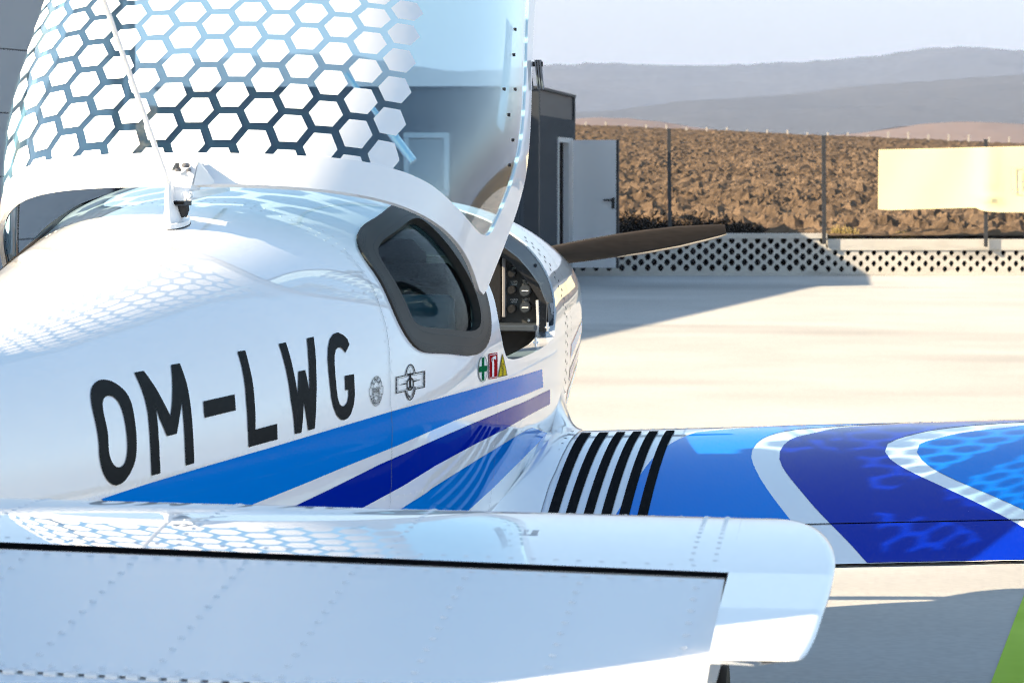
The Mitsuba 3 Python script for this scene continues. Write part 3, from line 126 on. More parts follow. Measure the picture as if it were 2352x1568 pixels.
 'tri_mark': [[[[3.4235,4.1415],[3.4223,4.1503],[3.4227,4.3697],[3.4203,4.3872],[3.42,4.1678],[3.4188,4.1766],[3.4198,4.7244],[3.4209,4.7157],[3.4205,4.4969],[3.4229,4.4793],[3.4233,4.6983],[3.4244,4.6895]]],[[[3.4278,4.0534],[3.4237,4.0843],[3.4248,4.7421],[3.4289,4.7115],[3.4287,4.6021],[3.4258,4.6239],[3.4255,4.4596],[3.4278,4.4421],[3.4277,4.3324],[3.4253,4.3499],[3.425,4.1854],[3.428,4.1633]]],[[[3.4189,5.0076],[3.4187,4.8985],[3.4155,4.9221],[3.4169,5.5212],[3.4178,5.514],[3.4167,5.024]]],[[[3.4224,4.8712],[3.4204,4.8858],[3.4197,5.0386],[3.4205,5.4018],[3.4219,5.5396],[3.4238,5.5252],[3.4244,5.3729],[3.4237,5.0095]],[[3.4214,5.3583],[3.4211,4.9913],[3.4221,4.984],[3.4231,5.42],[3.4221,5.4272]]],[[[3.4265,4.8402],[3.4246,4.8548],[3.4239,5.0077],[3.4247,5.3711],[3.426,5.509],[3.428,5.4946],[3.4286,5.3706],[3.4276,5.3064],[3.4272,5.3892],[3.4262,5.3965],[3.4256,5.3276],[3.4253,4.9604],[3.4263,4.9529],[3.427,5.0272],[3.4277,4.9516]]],[[[3.4265,5.5442],[3.4295,6.6165],[3.4321,6.5977],[3.4296,5.7206],[3.4354,5.6775],[3.435,5.4817],[3.4315,5.5072],[3.4318,4.8722],[3.4308,4.8478],[3.4307,5.0198],[3.4296,5.028],[3.4288,4.8628],[3.4279,4.9012],[3.431,5.511]],[[3.4306,5.2269],[3.4301,5.135],[3.4306,5.1313]]],[[[3.4278,6.7277],[3.4272,6.5335],[3.4208,6.5805],[3.4199,6.289],[3.425,6.2513],[3.4245,6.0565],[3.4193,6.0944],[3.4185,5.8017],[3.425,5.7541],[3.4245,5.5586],[3.4155,5.6254],[3.4188,6.7933]]],[[[3.4378,3.9781],[3.4337,4.0092],[3.4348,4.6678],[3.4389,4.6371],[3.4387,4.5275],[3.4358,4.5495],[3.4355,4.3849],[3.4378,4.3673],[3.4377,4.2574],[3.4353,4.275],[3.435,4.1103],[3.438,4.0881]]],[[[3.4299,4.0929],[3.4288,4.1018],[3.4298,4.705],[3.4333,4.6791],[3.4343,4.5557],[3.434,4.4006],[3.4323,4.2975],[3.4334,4.0987],[3.4324,4.0429],[3.4303,4.3126]],[[3.4323,4.4087],[3.4326,4.5732],[3.4308,4.5867],[3.4305,4.4223]]],[[[3.4396,4.7429],[3.4362,4.7687],[3.4375,5.4239],[3.441,5.3984],[3.4408,5.2894],[3.4383,5.3076],[3.4379,5.1439],[3.4399,5.1293],[3.4397,5.02],[3.4377,5.0346],[3.4374,4.8707],[3.4398,4.8523]]],[[[3.4417,5.3929],[3.4442,5.375],[3.4453,5.1954],[3.4447,4.8767],[3.4428,4.7193],[3.4404,4.7374]],[[3.4426,4.8318],[3.4438,4.9294],[3.4442,5.1575],[3.4435,5.269],[3.4425,5.2766],[3.4416,4.8394]]],[[[3.4339,5.4511],[3.4368,5.4293],[3.4366,5.3204],[3.4356,5.3277],[3.4345,4.8362],[3.4335,4.8435],[3.4346,5.3349],[3.4336,5.3422]]],[[[3.4461,6.3963],[3.4437,5.517],[3.4411,5.5363],[3.4435,6.4154],[3.4409,6.4343],[3.4415,6.6288],[3.4493,6.572],[3.4487,6.3773]]],[[[3.3704,4.1546],[3.443,8.7761],[3.4882,3.3753]],[[3.4823,3.5823],[3.4415,8.4407],[3.3764,4.2807]]]],
 'wc0': [[0.8992,0.4405],[0.8912,0.4568],[0.8834,0.4727],[0.8757,0.4884],[0.8681,0.504],[0.8608,0.5196],[0.8538,0.5353],[0.847,0.5511],[0.8406,0.5672],[0.8345,0.5834],[0.8288,0.5998],[0.8235,0.6161],[0.8185,0.6324],[0.8139,0.6486],[0.8096,0.6645],[0.8057,0.6803],[0.802,0.6957],[0.7986,0.7108],[0.7954,0.7256],[0.7924,0.7399],[0.7895,0.7539],[0.7867,0.7675],[0.7838,0.7806],[0.781,0.7932],[0.7781,0.8055],[0.7752,0.8173],[0.7721,0.8287],[0.769,0.8398],[0.7658,0.8505],[0.7625,0.8608]],
 'wc1': [[1.1861,0.4207],[1.169,0.4234],[1.1519,0.4286],[1.135,0.4368],[1.1184,0.4485],[1.1021,0.4637],[1.0861,0.4823],[1.0706,0.5043],[1.0566,0.532],[1.0453,0.5675],[1.0385,0.6084],[1.0383,0.6498],[1.0448,0.6857],[1.0534,0.7168],[1.0623,0.7444],[1.0719,0.7693],[1.0818,0.7922],[1.0921,0.8134],[1.1024,0.8331],[1.1127,0.8518],[1.1229,0.8696],[1.133,0.8867],[1.1431,0.903],[1.1531,0.9186],[1.1632,0.9334],[1.1734,0.9475],[1.1838,0.961],[1.1943,0.9737],[1.205,0.9857],[1.216,0.9971]],
 'wc2': [[1.2566,0.4174],[1.2387,0.4264],[1.2214,0.4413],[1.2044,0.4587],[1.1876,0.4763],[1.1708,0.4929],[1.1537,0.5073],[1.1368,0.5219],[1.1215,0.5447],[1.1095,0.5798],[1.1021,0.6211],[1.1023,0.6619],[1.1096,0.6976],[1.1195,0.7265],[1.1304,0.7518],[1.1416,0.7749],[1.1528,0.7966],[1.1638,0.817],[1.1747,0.8364],[1.1858,0.8545],[1.197,0.8715],[1.2083,0.8876],[1.2196,0.9029],[1.2309,0.9176],[1.242,0.9318],[1.253,0.9456],[1.2637,0.9591],[1.2741,0.9724],[1.2841,0.9856],[1.2936,0.9987]],
 'wc3': [[1.5844,0.4293],[1.5625,0.4369],[1.5404,0.4447],[1.5182,0.4532],[1.4959,0.4629],[1.4736,0.4743],[1.4516,0.4875],[1.4298,0.5027],[1.4085,0.5198],[1.3874,0.5389],[1.3662,0.5597],[1.3458,0.5867],[1.3379,0.6372],[1.3495,0.6778],[1.3656,0.7046],[1.3829,0.7258],[1.4006,0.7441],[1.4183,0.7609],[1.4359,0.7767],[1.4534,0.7917],[1.4708,0.8062],[1.488,0.8202],[1.5051,0.8339],[1.5219,0.8473],[1.5385,0.8605],[1.5549,0.8735],[1.5711,0.8864],[1.587,0.8992],[1.6026,0.9118],[1.6179,0.9245]],
 'wc4': [[1.6635,0.4551],[1.6442,0.4675],[1.6248,0.4771],[1.6054,0.485],[1.586,0.4921],[1.5666,0.4992],[1.5473,0.5069],[1.5281,0.5157],[1.5092,0.526],[1.4905,0.5381],[1.4721,0.5518],[1.4535,0.5657],[1.4342,0.5785],[1.4165,0.6003],[1.4097,0.6447],[1.4177,0.6818],[1.4302,0.7076],[1.4442,0.7279],[1.4589,0.745],[1.4741,0.7601],[1.4893,0.7738],[1.5046,0.7865],[1.5198,0.7986],[1.535,0.8103],[1.5501,0.8216],[1.565,0.8327],[1.5798,0.8437],[1.5945,0.8545],[1.6089,0.8652],[1.6233,0.8759]],
}
# ---- materials
def rgb(*c): return {'type': 'rgb', 'value': list(c)}
def two(b): return {'type': 'twosided', 'bsdf': b}
def gloss(c, a=.04, ior=1.5): return two({'type': 'roughplastic', 'distribution': 'ggx', 'alpha': a, 'int_ior': ior, 'diffuse_reflectance': c if isinstance(c, dict) else rgb(*c)})
def dull(c): return two({'type': 'diffuse', 'reflectance': c if isinstance(c, dict) else rgb(*c)})
def mat(name, b): scene['m_' + name] = b
M = lambda n: 'm_' + n
def enamel(c, ior=1.5): return two({'type': 'plastic', 'int_ior': ior, 'diffuse_reflectance': rgb(*c)})
mat('white', enamel((.80, .80, .80)))
mat('white_dirty', gloss(proc(lambda p, n, uv: mix((.80, .80, .79), (.66, .65, .62), .5*smoothstep(.55, .85, fbm(p.x*9, p.y*9, p.z*9, 4)))), .05))
mat('blue_side', enamel((.0, .17, .60), 1.045)); mat('navy_side', enamel((.0, .013, .28), 1.045)); mat('blue_wing', enamel((.0, .20, .68), 1.11)); mat('navy_wing', enamel((.0, .020, .33), 1.11))
mat('satin', gloss((.88, .88, .88), .10, 1.5))
mat('film', {'type': 'mask', 'opacity': .042, 'bsdf': dull((.34, .64, .84))})
mat('vinyl', gloss((.88, .88, .88), .12))
mat('blue', enamel((.0, .18, .62), 1.12))
mat('navy', enamel((.0, .013, .27), 1.09))
mat('black_paint', gloss((.005, .006, .0062), .3, 1.14))
mat('grip', dull(proc(lambda p, n, uv: mix((.007, .008, .009), (.02, .021, .022), noise(p.x*900, p.y*900, 0)))))
mat('smoke', gloss((.050, .043, .038), .15, 1.12))
mat('rubber', gloss((.012, .012, .013), .35))
mat('black', gloss((.008, .008, .009), .22))
mat('panel', gloss((.055, .058, .060), .3))
mat('shield', gloss((.022, .032, .045), .28))
mat('fabric', dull(proc(lambda p, n, uv: mix((.010, .011, .012), (.028, .030, .030), noise(p.x*300, p.y*300, p.z*300)))))
mat('trim', dull((.20, .20, .21)))
mat('clad_grey', dull((.30, .32, .34))); mat('felt', dull((.16, .17, .19)))
mat('steel', two({'type': 'roughconductor', 'material': 'Al', 'alpha': .18}))
mat('green', dull((.008, .14, .05))); mat('red', dull((.40, .012, .015))); mat('yellow', dull((.78, .56, .03)))
mat('magenta', gloss((.75, .01, .20), .06))
mat('blade', gloss(proc(lambda p, n, uv: mix((.018, .012, .008), (.045, .031, .023), fbm(p.x*26 + p.z*60, p.z*160, p.y*20, 3))), .3))
mat('blade_edge', gloss((.36, .33, .30), .3))
mat('glass', {'type': 'thindielectric', 'int_ior': 1.49, 'specular_transmittance': rgb(.56, .80, .90)})
mat('glass_blue', {'type': 'thindielectric', 'int_ior': 1.045, 'specular_transmittance': rgb(.30, .62, .74)})
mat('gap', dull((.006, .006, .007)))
def conc(p, n, uv):
    f = fbm(p.x*.9, p.y*.9, 0, 4); g = noise(p.x*55, p.y*55, 0)
    s = smoothstep(.52, .75, fbm(p.x*.22 + 9, p.y*.6, 3, 3))
    c = mix((.37, .36, .34), (.48, .47, .45), f)
    c = c*(.93 + .10*g)*(1 - .16*s)
    return c
mat('apron', two({'type': 'bumpmap', 'arbitrary': proc(lambda p, n, uv: .0012*noise(p.x*120, p.y*120, 0), eps=2e-3), 'scale': 1.0, 'bsdf': {'type': 'diffuse', 'reflectance': proc(conc)}}))
mat('wall', dull(proc(lambda p, n, uv: mix((.40, .38, .345), (.50, .48, .44), fbm(p.x*3, p.y*3, p.z*5, 4))*(1 - .3*smoothstep(.55, .8, fbm(p.x*1.2, p.y, p.z*6, 3))))))
mat('soil', dull(proc(lambda p, n, uv: mix((.052, .036, .024), (.160, .112, .074), fbm(p.x*2.3, p.y*2.3, p.z*3, 4))*(.8 + .4*noise(p.x*7, p.y*7, p.z*7))*(.72 + .56*fbm(p.x*.11 + 4, p.y*.34, 0, 3)))))
mat('earth', dull(proc(lambda p, n, uv: mix((.13, .10, .06), (.20, .16, .09), fbm(p.x*.3, p.y*.3, 0, 4)))))
mat('hill', dull(proc(lambda p, n, uv: mix((.030, .033, .038), (.060, .058, .056), fbm(p.x*.010, p.y*.010, p.z*.02, 5)))))
mat('hill_field', dull(proc(lambda p, n, uv: mix((.13, .090, .075), (.18, .13, .105), fbm(p.x*.01, p.y*.01, 0, 3)))))
mat('clad', gloss((.040, .060, .084), .4)); mat('clad_post', gloss((.024, .034, .046), .4)); mat('fascia', gloss((.105, .108, .118), .4))
mat('frame_white', gloss((.62, .64, .66), .25)); mat('door', gloss((.86, .88, .90), .3)); mat('slat', gloss((.40, .46, .50), .4))
mat('pane_dark', gloss((.015, .02, .025), .03))
mat('hangar', gloss(proc(lambda p, n, uv: mix((.56, .58, .61), (.62, .64, .67), fbm(p.x*.5, p.y*.5, p.z*.5, 3))), .4))
mat('post', gloss((.035, .037, .042), .4))
mat('banner', two({'type': 'diffuse', 'reflectance': rgb(.86, .74, .43)}))
mat('banner_mark', dull((.28, .30, .38)))
mat('stake', dull((.34, .31, .28)))
mat('lime', dull(proc(lambda p, n, uv: mix((.30, .46, .06), (.40, .56, .10), fbm(p.x*5, p.y*5, 0, 4)))))
mat('grass_dry', dull((.30, .23, .09))); mat('field_shade', dull((.022, .018, .013)))  # straw grass; near-black of the clumps that stand in for field shadow

# ---- mesh helpers
def nplane(S, u, v, sgn, eu=1e-3, ev=None):
    ev = ev or 1e-3
    n = np.cross(S(u + eu, v) - S(u - eu, v), S(u, v + ev) - S(u, v - ev))*sgn
    return n/np.maximum(np.linalg.norm(n, axis=-1, keepdims=True), 1e-12)
def patch(poly, S, du, dv, off=0.0, sgn=1, wob=0.0, ev=.05):
    "the part of the surface S(u, v) inside the polygon, lifted by off along its normal: (vertices, triangles, normals)"
    polys = [g for g in (poly.geoms if hasattr(poly, 'geoms') else [poly]) if g.area > 0]
    V, Fc, base = [], [], 0
    for pg in polys:
        pg = pg if pg.is_valid else pg.buffer(0)
        x0, y0, x1, y1 = pg.bounds
        nu, nv = max(1, math.ceil((x1 - x0)/du)), max(1, math.ceil((y1 - y0)/dv))
        U, W = np.linspace(x0, x1, nu + 1), np.linspace(y0, y1, nv + 1)
        cells = shapely.box(*[a.ravel() for a in np.meshgrid(U[:-1], W[:-1], indexing='ij')], *[a.ravel() for a in np.meshgrid(U[1:], W[1:], indexing='ij')])
        shapely.prepare(pg)
        inside = shapely.contains(pg, cells); cut = shapely.intersects(pg, cells) & ~inside
        I, J = np.meshgrid(np.arange(nu), np.arange(nv), indexing='ij'); I, J = I.ravel()[inside], J.ravel()[inside]
        gv = np.stack(np.meshgrid(U, W, indexing='ij'), -1).reshape(-1, 2)
        a = I*(nv + 1) + J; b = a + nv + 1
        q = np.vstack([np.stack([a, b, b + 1], 1), np.stack([a, b + 1, a + 1], 1)]) if len(a) else np.zeros((0, 3), int)
        V.append(gv); Fc.append(q + base); base += len(gv)
        for piece in shapely.intersection(pg, cells[cut]):
            for t in (shapely.constrained_delaunay_triangles(piece).geoms if piece.area > 1e-12 else ()):
                c = np.asarray(t.exterior.coords)[:3]
                if (c[1][0]-c[0][0])*(c[2][1]-c[0][1]) - (c[1][1]-c[0][1])*(c[2][0]-c[0][0]) < 0: c = c[::-1]
                V.append(c); Fc.append([[base, base + 1, base + 2]]); base += 3
    uv = np.vstack(V); f = np.vstack(Fc).astype(int)
    used = np.unique(f); remap = np.zeros(len(uv), int); remap[used] = np.arange(len(used)); uv, f = uv[used], remap[f]
    P = S(uv[:, 0], uv[:, 1]); N = nplane(S, uv[:, 0], uv[:, 1], sgn, 1e-3, ev)
    P = P + N*off
    if wob:
        k = meshkit.noise(P*np.array([7, 7, 7.]), 3)[:, None]*0
        g = np.stack([meshkit.fbm(P*w, 2, s) - .5 for s, w in ((1, 5.), (2, 6.), (3, 7.))], 1)
        N = N + wob*(g - (g*N).sum(1, keepdims=True)*N) + k
        N /= np.linalg.norm(N, axis=1, keepdims=True)
    if sgn < 0: f = f[:, ::-1]
    return P, f, N
def put(key, pfn, m, **more):
    P, f, N = pfn
    scene[key] = {'type': 'ply', 'filename': meshkit.write_ply((P, f), False, None, None, normals=N), 'face_normals': False, 'bsdf': {'type': 'ref', 'id': M(m)}, **more}
def cat(parts):
    P, F_, N, b = [], [], [], 0
    for p, f, n in parts: P.append(p); F_.append(f + b); N.append(n); b += len(p)
    return np.vstack(P), np.vstack(F_), np.vstack(N)
def add(key, mesh, m, smooth=35, **more):
    mesh = trimesh.util.concatenate(mesh) if isinstance(mesh, list) else mesh
    scene[key] = mikit.ply(mesh, M(m), smooth=smooth, **more)
used_names = {}
def num(key):
    k = used_names.get(key, 0); used_names[key] = k + 1
    return key if k == 0 else f'{key}_{k:03d}'
def label(key, text, category=None, group=None, kind=None):
    labels[key] = {'label': text}
    if category: labels[key]['category'] = category
    if group: labels[key]['group'] = group
    if kind: labels[key]['kind'] = kind
def strip(A, B):
    "band between two rows of points"
    A, B = np.asarray(A, float), np.asarray(B, float); n = len(A); i = np.arange(n - 1)
    return trimesh.Trimesh(np.vstack([A, B]), np.vstack([np.stack([i, i + 1, i + 1 + n], 1), np.stack([i, i + 1 + n, i + n], 1)]), process=False)
def edge(S, uv, o0, o1, sgn=1, closed=True, ev=.05):
    uv = np.asarray(uv, float)
    if closed: uv = np.vstack([uv, uv[:1]])
    P, N = S(uv[:, 0], uv[:, 1]), nplane(S, uv[:, 0], uv[:, 1], sgn, 1e-3, ev)
    return strip(P + N*o0, P + N*o1)
def dense(p, step, scale=(1, 1), closed=True):
    p = np.asarray(p, float); q = np.vstack([p, p[:1]]) if closed else p
    out = []
    for a, b in zip(q[:-1], q[1:]):
        m = max(1, math.ceil(np.linalg.norm((b - a)*scale)/step)); out += [a + (b - a)*k/m for k in range(m)]
    if not closed: out.append(q[-1])
    return np.array(out)
def bx(lo, hi, ch=0.0):
    lo, hi = np.minimum(lo, hi).astype(float), np.maximum(lo, hi).astype(float)
    if ch <= 0: return trimesh.creation.box(bounds=[lo, hi])
    pts = []
    for s in np.ndindex(2, 2, 2):
        c = np.where(s, hi, lo); d = np.where(s, -1, 1)*ch
        for k in range(3):
            q = c + d; q[k] = c[k]; pts.append(q)
    return trimesh.convex.convex_hull(np.array(pts))
def hull(pts): return trimesh.convex.convex_hull(np.asarray(pts, float))
def tube(pts, rad, n=10, caps=True):
    pts = np.asarray(pts, float); rad = np.broadcast_to(rad, (len(pts),)).astype(float)
    t = np.gradient(pts, axis=0); t /= np.linalg.norm(t, axis=1, keepdims=True) + 1e-12
    a = np.cross(t, [0, 0, 1.]); bad = np.linalg.norm(a, axis=1) < .05; a[bad] = np.cross(t[bad], [1., 0, 0]); a /= np.linalg.norm(a, axis=1, keepdims=True); b = np.cross(t, a)
    an = np.arange(n)*2*np.pi/n
    v = (pts[:, None] + rad[:, None, None]*(np.cos(an)[None, :, None]*a[:, None] + np.sin(an)[None, :, None]*b[:, None])).reshape(-1, 3)
    i, j = np.meshgrid(np.arange(len(pts) - 1), np.arange(n), indexing='ij'); i, j = i.ravel(), j.ravel(); j2 = (j + 1) % n
    f = np.vstack([np.stack([i*n + j, i*n + j2, (i + 1)*n + j2], 1), np.stack([i*n + j, (i + 1)*n + j2, (i + 1)*n + j], 1)])
    if caps:
        v = np.vstack([v, pts[:1], pts[-1:]]); k = len(v) - 2; q = np.arange(n); q2 = (q + 1) % n; e = (len(pts) - 1)*n
        f = np.vstack([f, np.stack([q2, q, q*0 + k], 1), np.stack([e + q, e + q2, q*0 + k + 1], 1)])
    return trimesh.Trimesh(v, f, process=False)
def cyl(a, b, r, n=20): return tube([a, b], r, n)
def domes(P, N, rad=.0026, h=.0009):
    "small round rivet heads at the points P with normals N"
    P, N = np.asarray(P, float), np.asarray(N, float); n = 8; an = np.arange(n)*2*np.pi/n
    a = np.cross(N, np.where(np.abs(N[:, 2:]) < .9, [0, 0, 1.], [1., 0, 0])); a /= np.linalg.norm(a, axis=1, keepdims=True); b = np.cross(N, a)
    rows, nor = [], []
    for rr, hh, tilt in ((1, -.1, .75), (.72, .55, .55)):
        d = np.cos(an)[None, :, None]*a[:, None] + np.sin(an)[None, :, None]*b[:, None]
        rows.append(P[:, None] + rad*rr*d + N[:, None]*h*hh)
        q = d*tilt + N[:, None]; nor.append(q/np.linalg.norm(q, axis=-1, keepdims=True))
    rows.append((P + N*h)[:, None]); nor.append(N[:, None])
    v, nn = np.concatenate(rows, 1), np.concatenate(nor, 1); k = np.arange(n); k2 = (k + 1) % n
    f1 = np.vstack([np.stack([k, k2, k2 + n], 1), np.stack([k, k2 + n, k + n], 1), np.stack([k + n, k2 + n, k*0 + 2*n], 1)])
    f = (f1[None] + (np.arange(len(P))*(2*n + 1))[:, None, None]).reshape(-1, 3)
    return v.reshape(-1, 3), f, nn.reshape(-1, 3)
def on(S, u, v, sgn=1, ev=.05): 
    u, v = np.broadcast_arrays(np.asarray(u, float), np.asarray(v, float))
    return S(u.ravel(), v.ravel()), nplane(S, u.ravel(), v.ravel(), sgn, 1e-3, ev)
def rivets(key, rows, m, rad=.0026, h=.0009):
    P = np.vstack([r[0] for r in rows]); N = np.vstack([r[1] for r in rows])
    put(key, domes(P, N, rad, h), m); labels[key] = {'kind': 'stuff'}
def flipx(mesh):
    m = mesh.copy(); m.vertices[:, 0] *= -1; m.invert(); return m

# ================= setting
A = 'light_aircraft'
def gpoly(pts, z, key, m, **k):
    "flat sheet from camera-frame ground points"
    t = [shapely.constrained_delaunay_triangles(Polygon(pts))]
    V, f = [], []
    for tri in t[0].geoms:
        c = np.asarray(tri.exterior.coords)[:3]; c = c if (c[1][0]-c[0][0])*(c[2][1]-c[0][1]) - (c[1][1]-c[0][1])*(c[2][0]-c[0][0]) > 0 else c[::-1]
        f.append([len(V), len(V)+1, len(V)+2]); V += c.tolist()
    V = np.array(V); add(key, trimesh.Trimesh(from_cam(V[:, 0], V[:, 1], z), f, process=False), m, smooth=False, **k)
gpoly([(-6000, -6000), (6000, -6000), (6000, 9000), (-6000, 9000)], -.30, 'ground', 'earth')
label('ground', 'wide level ground under and around the airfield', kind='structure')
gpoly([(-40, -25), (45, -25), (45, 37.75), (-40, 37.75)], 0, 'apron', 'apron')
label('apron', 'pale sunlit concrete apron of the airfield', kind='structure')
gpoly([(1.25, 7.6), (1.69, 9.48), (1.99, 10.73), (2.43, 10.6), (1.68, 7.5)], .004, 'painted_strip', 'lime')
label('painted_strip', 'lime green painted ground marking at the lower right corner', 'ground marking')

# ploughed field behind the wall
def zfield(X, Y):
    zr = 3.13 - .0432*X
    t = np.clip((Y - 37.75)/(118 - 37.75), 0, None)
    z = .52 + (zr - .52)*np.where(t < 1, t**.93, 1 - .30*np.clip(t - 1, 0, None)**1.5 - .02*(t-1))
    return z
def field():
    nx, ny = 620, 520
    v = np.linspace(0, 1, ny); Y = 37.72*(150/37.72)**v
    u = np.linspace(-1, 1, nx); X = 2 + u[None, :]*(10 + .24*Y[:, None]); YY = np.broadcast_to(Y[:, None], X.shape)
    Q = np.stack([X, YY, X*0], -1)
    z = zfield(X, YY)
    e = np.clip((YY - 37.72)/1.2, 0, 1)
    near = np.clip(1.25 - YY/150, .25, 1)
    c = np.abs(meshkit.noise(Q*[3.0, 2.2, 1], 5) - .5)*2; c2 = meshkit.noise(Q*[6.6, 5.0, 1], 9); c3 = meshkit.noise(Q*[12, 9, 1], 11)
    z = z + e*near*(.10*(1 - c)**2*meshkit.noise(Q*.45, 2)*1.6 + (.13*(c2 - .5) + .12*(c3 - .5)) + .03*np.sin(YY*5.2 + .5*X + 2*c2) + .05*(meshkit.noise(Q*[17, 13, 1], 13) - .5))
    P = from_cam(X, YY, z).reshape(-1, 3)
    i, j = np.meshgrid(np.arange(ny - 1), np.arange(nx - 1), indexing='ij'); a = (i*nx + j).ravel(); b = a + nx
    return trimesh.Trimesh(P, np.vstack([np.stack([a, a + 1, b + 1], 1), np.stack([a, b + 1, b], 1)]), process=False)
add('ploughed_field', field(), 'soil', smooth=False)
label('ploughed_field', 'brown ploughed field of clods rising behind the wall', kind='structure')

def hill(key, D, prof, base, m, amp, seed, depth):
    px = np.array([p[0] for p in prof], float); py = np.array([p[1] for p in prof], float)
    nx, ny = 260, 40
    ppx = np.linspace(px[0], px[-1], nx); ridge = CAM_H + (YH - np.interp(ppx, px, py))/FPX*D
    ridge = np.convolve(np.pad(ridge, 6, mode='edge'), np.ones(13)/13, mode='valid')
    X = (ppx - 1176)/FPX*D
    t = np.linspace(0, 1, ny)                       # 0 foot, 1 ridge
    YY = D - depth*(1 - t[:, None]) + 0*X[None]
    Z = base + (ridge[None] - base)*np.sin(t[:, None]*np.pi/2)**1.2
    XX = np.broadcast_to(X[None], YY.shape)
    Q = np.stack([XX, YY, Z], -1)
    w = np.clip((1 - t[:, None])*4, .12, 1)*np.clip(t[:, None]*6, 0, 1)
    Z = Z + amp*(meshkit.fbm(Q*[6/depth, 6/depth, 0], 5, seed) - .5)*w + amp*.16*(meshkit.noise(Q*[60/depth, 60/depth, 0], seed + 9) - .5)
    back = np.stack([XX[-1], YY[-1] + depth*.5, np.full(nx, base)], -1)[None]
    Q = np.concatenate([np.stack([XX, YY, Z], -1), back]); P = from_cam(Q[..., 0], Q[..., 1], Q[..., 2]).reshape(-1, 3); n2 = ny + 1
    i, j = np.meshgrid(np.arange(n2 - 1), np.arange(nx - 1), indexing='ij'); a = (i*nx + j).ravel(); b = a + nx
    add(key, trimesh.Trimesh(P, np.vstack([np.stack([a, a + 1, b + 1], 1), np.stack([a, b + 1, b], 1)]), process=False), m, smooth=True)
hill('far_hills', 3000., [(-900, 190), (0, 170), (500, 140), (700, 130), (812, 128), (953, 158), (1030, 172), (1160, 172), (1230, 160), (1300, 153), (1480, 152), (1600, 160), (1750, 152), (1850, 143), (1930, 141), (2000, 133), (2060, 120), (2120, 111), (2200, 112), (2290, 123), (2400, 123), (2700, 150), (3300, 210)], -12, 'hill', 22, 3, 900)
label('far_hills', 'long hazy blue wooded ridge on the horizon', kind='structure')
hill('wooded_slopes', 1900., [(-900, 300), (0, 290), (900, 280), (1230, 268), (1400, 262), (1550, 240), (1700, 225), (1800, 226), (1900, 205), (2000, 196), (2150, 188), (2352, 172), (2700, 170), (3300, 230)], -10, 'hill', 12, 6, 600)
label('wooded_slopes', 'nearer hazy wooded slopes in front of the ridge', kind='structure')
hill('low_fields', 900., [(-900, 320), (600, 318), (1100, 300), (1230, 288), (1325, 272), (1450, 274), (1560, 292), (1700, 312), (1850, 318), (2000, 304), (2080, 287), (2170, 278), (2260, 284), (2352, 294), (2600, 310), (3300, 330)], -8, 'hill_field', 3, 8, 260)
label('low_fields', 'pinkish brown rolling fields beyond the ploughed field', kind='structure')
for k in range(24):
    px = 1345 + 46.2*k; X = (px - 1176)/FPX*116; h = .17 + .04*math.sin(k*2.1)
    z0 = float(zfield(np.array(X), np.array(116.)))
    key = num('vineyard_stake'); p = from_cam(X, 116, z0)
    add(key, bx(p + [-.035, -.035, -.25], p + [.035, .035, h + .12*(k > 14)], .006), 'stake', smooth=False)
    label(key, 'small pale stake in the row along the crest of the ploughed field', 'stake', 'stakes along the field crest')

# retaining wall of perforated concrete blocks
WY = 37.62
def zpx(y, Y): return CAM_H - (y - YH)*Y/FPX
def wall_xz(px, Y=WY): return (px - 1176)/FPX*Y
def lattice(x0, x1, ytop, ylow, rows, first):
    "wall panel in the picture-parallel plane with diamond holes"
    zt, zb = zpx(ytop, WY), 0.0
    p = sbox(x0, zb, x1, zt); pitch, rp = 29.7/FPX*WY, 12.5/FPX*WY
    holes = []
    for r in range(rows):
        z = zpx(first + 12.5*r, WY); s = 1.0 if r < rows - 1 else .72
        n0 = math.floor(x0/pitch) - 1
        for k in range(n0, n0 + int((x1 - x0)/pitch) + 4):
            x = (k + .5*(r % 2))*pitch; w, h = pitch*(.255 if rows > 5 else .205)*s, rp*(.62 if rows > 5 else .52)*s
            if x0 - w < x < x1 + w and z - h > .03: holes.append(Polygon([(x - w, z), (x - w*.4, z - h), (x + w*.4, z - h), (x + w, z), (x + w*.4, z + h), (x - w*.4, z + h)]))
    p = p.difference(unary_union(holes))
    m = trimesh.util.concatenate([trimesh.creation.extrude_polygon(g, .09, engine='earcut') for g in getattr(p, 'geoms', [p]) if g.area > 1e-4])
    v = m.vertices.copy(); m.vertices = from_cam(v[:, 0], WY + .09 - v[:, 2], v[:, 1]); m.fix_normals(); return m
xs = np.arange(-9.6, 14.5, 1.2); step_x = wall_xz(1900)
seg = [x for x in xs if x < step_x - .3] + [step_x] + [x for x in xs if x > step_x + .3]
for a, b in zip(seg[:-1], seg[1:]):
    left = b <= step_x + 1e-6
    add(num('retaining_wall__panel'), lattice(a + .0006, b - .0006, 547 if left else 574, 632, 7 if left else 5, 552 if left else 580), 'wall', smooth=False)
def wbox(x0, x1, y0, y1, Y0, Y1): 
    c = [from_cam(x, Y, z) for x in (x0, x1) for Y in (Y0, Y1) for z in (zpx(y0, WY), zpx(y1, WY))]; return hull(c)
add('retaining_wall__coping', wbox(-9.6, step_x, 536, 547.2, WY - .02, WY + .16), 'wall', smooth=False)
add('retaining_wall__coping_001', wbox(step_x + .004, 14.4, 549, 574.2, WY - .02, WY + .16), 'wall', smooth=False)
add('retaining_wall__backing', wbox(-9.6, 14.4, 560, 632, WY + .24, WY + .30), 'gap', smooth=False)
add('retaining_wall__footing', wbox(-9.6, 14.4, 627, 640, WY - .10, WY + .02), 'wall', smooth=False)
label('retaining_wall', 'low concrete wall pierced with rows of diamond holes below the field', 'wall')
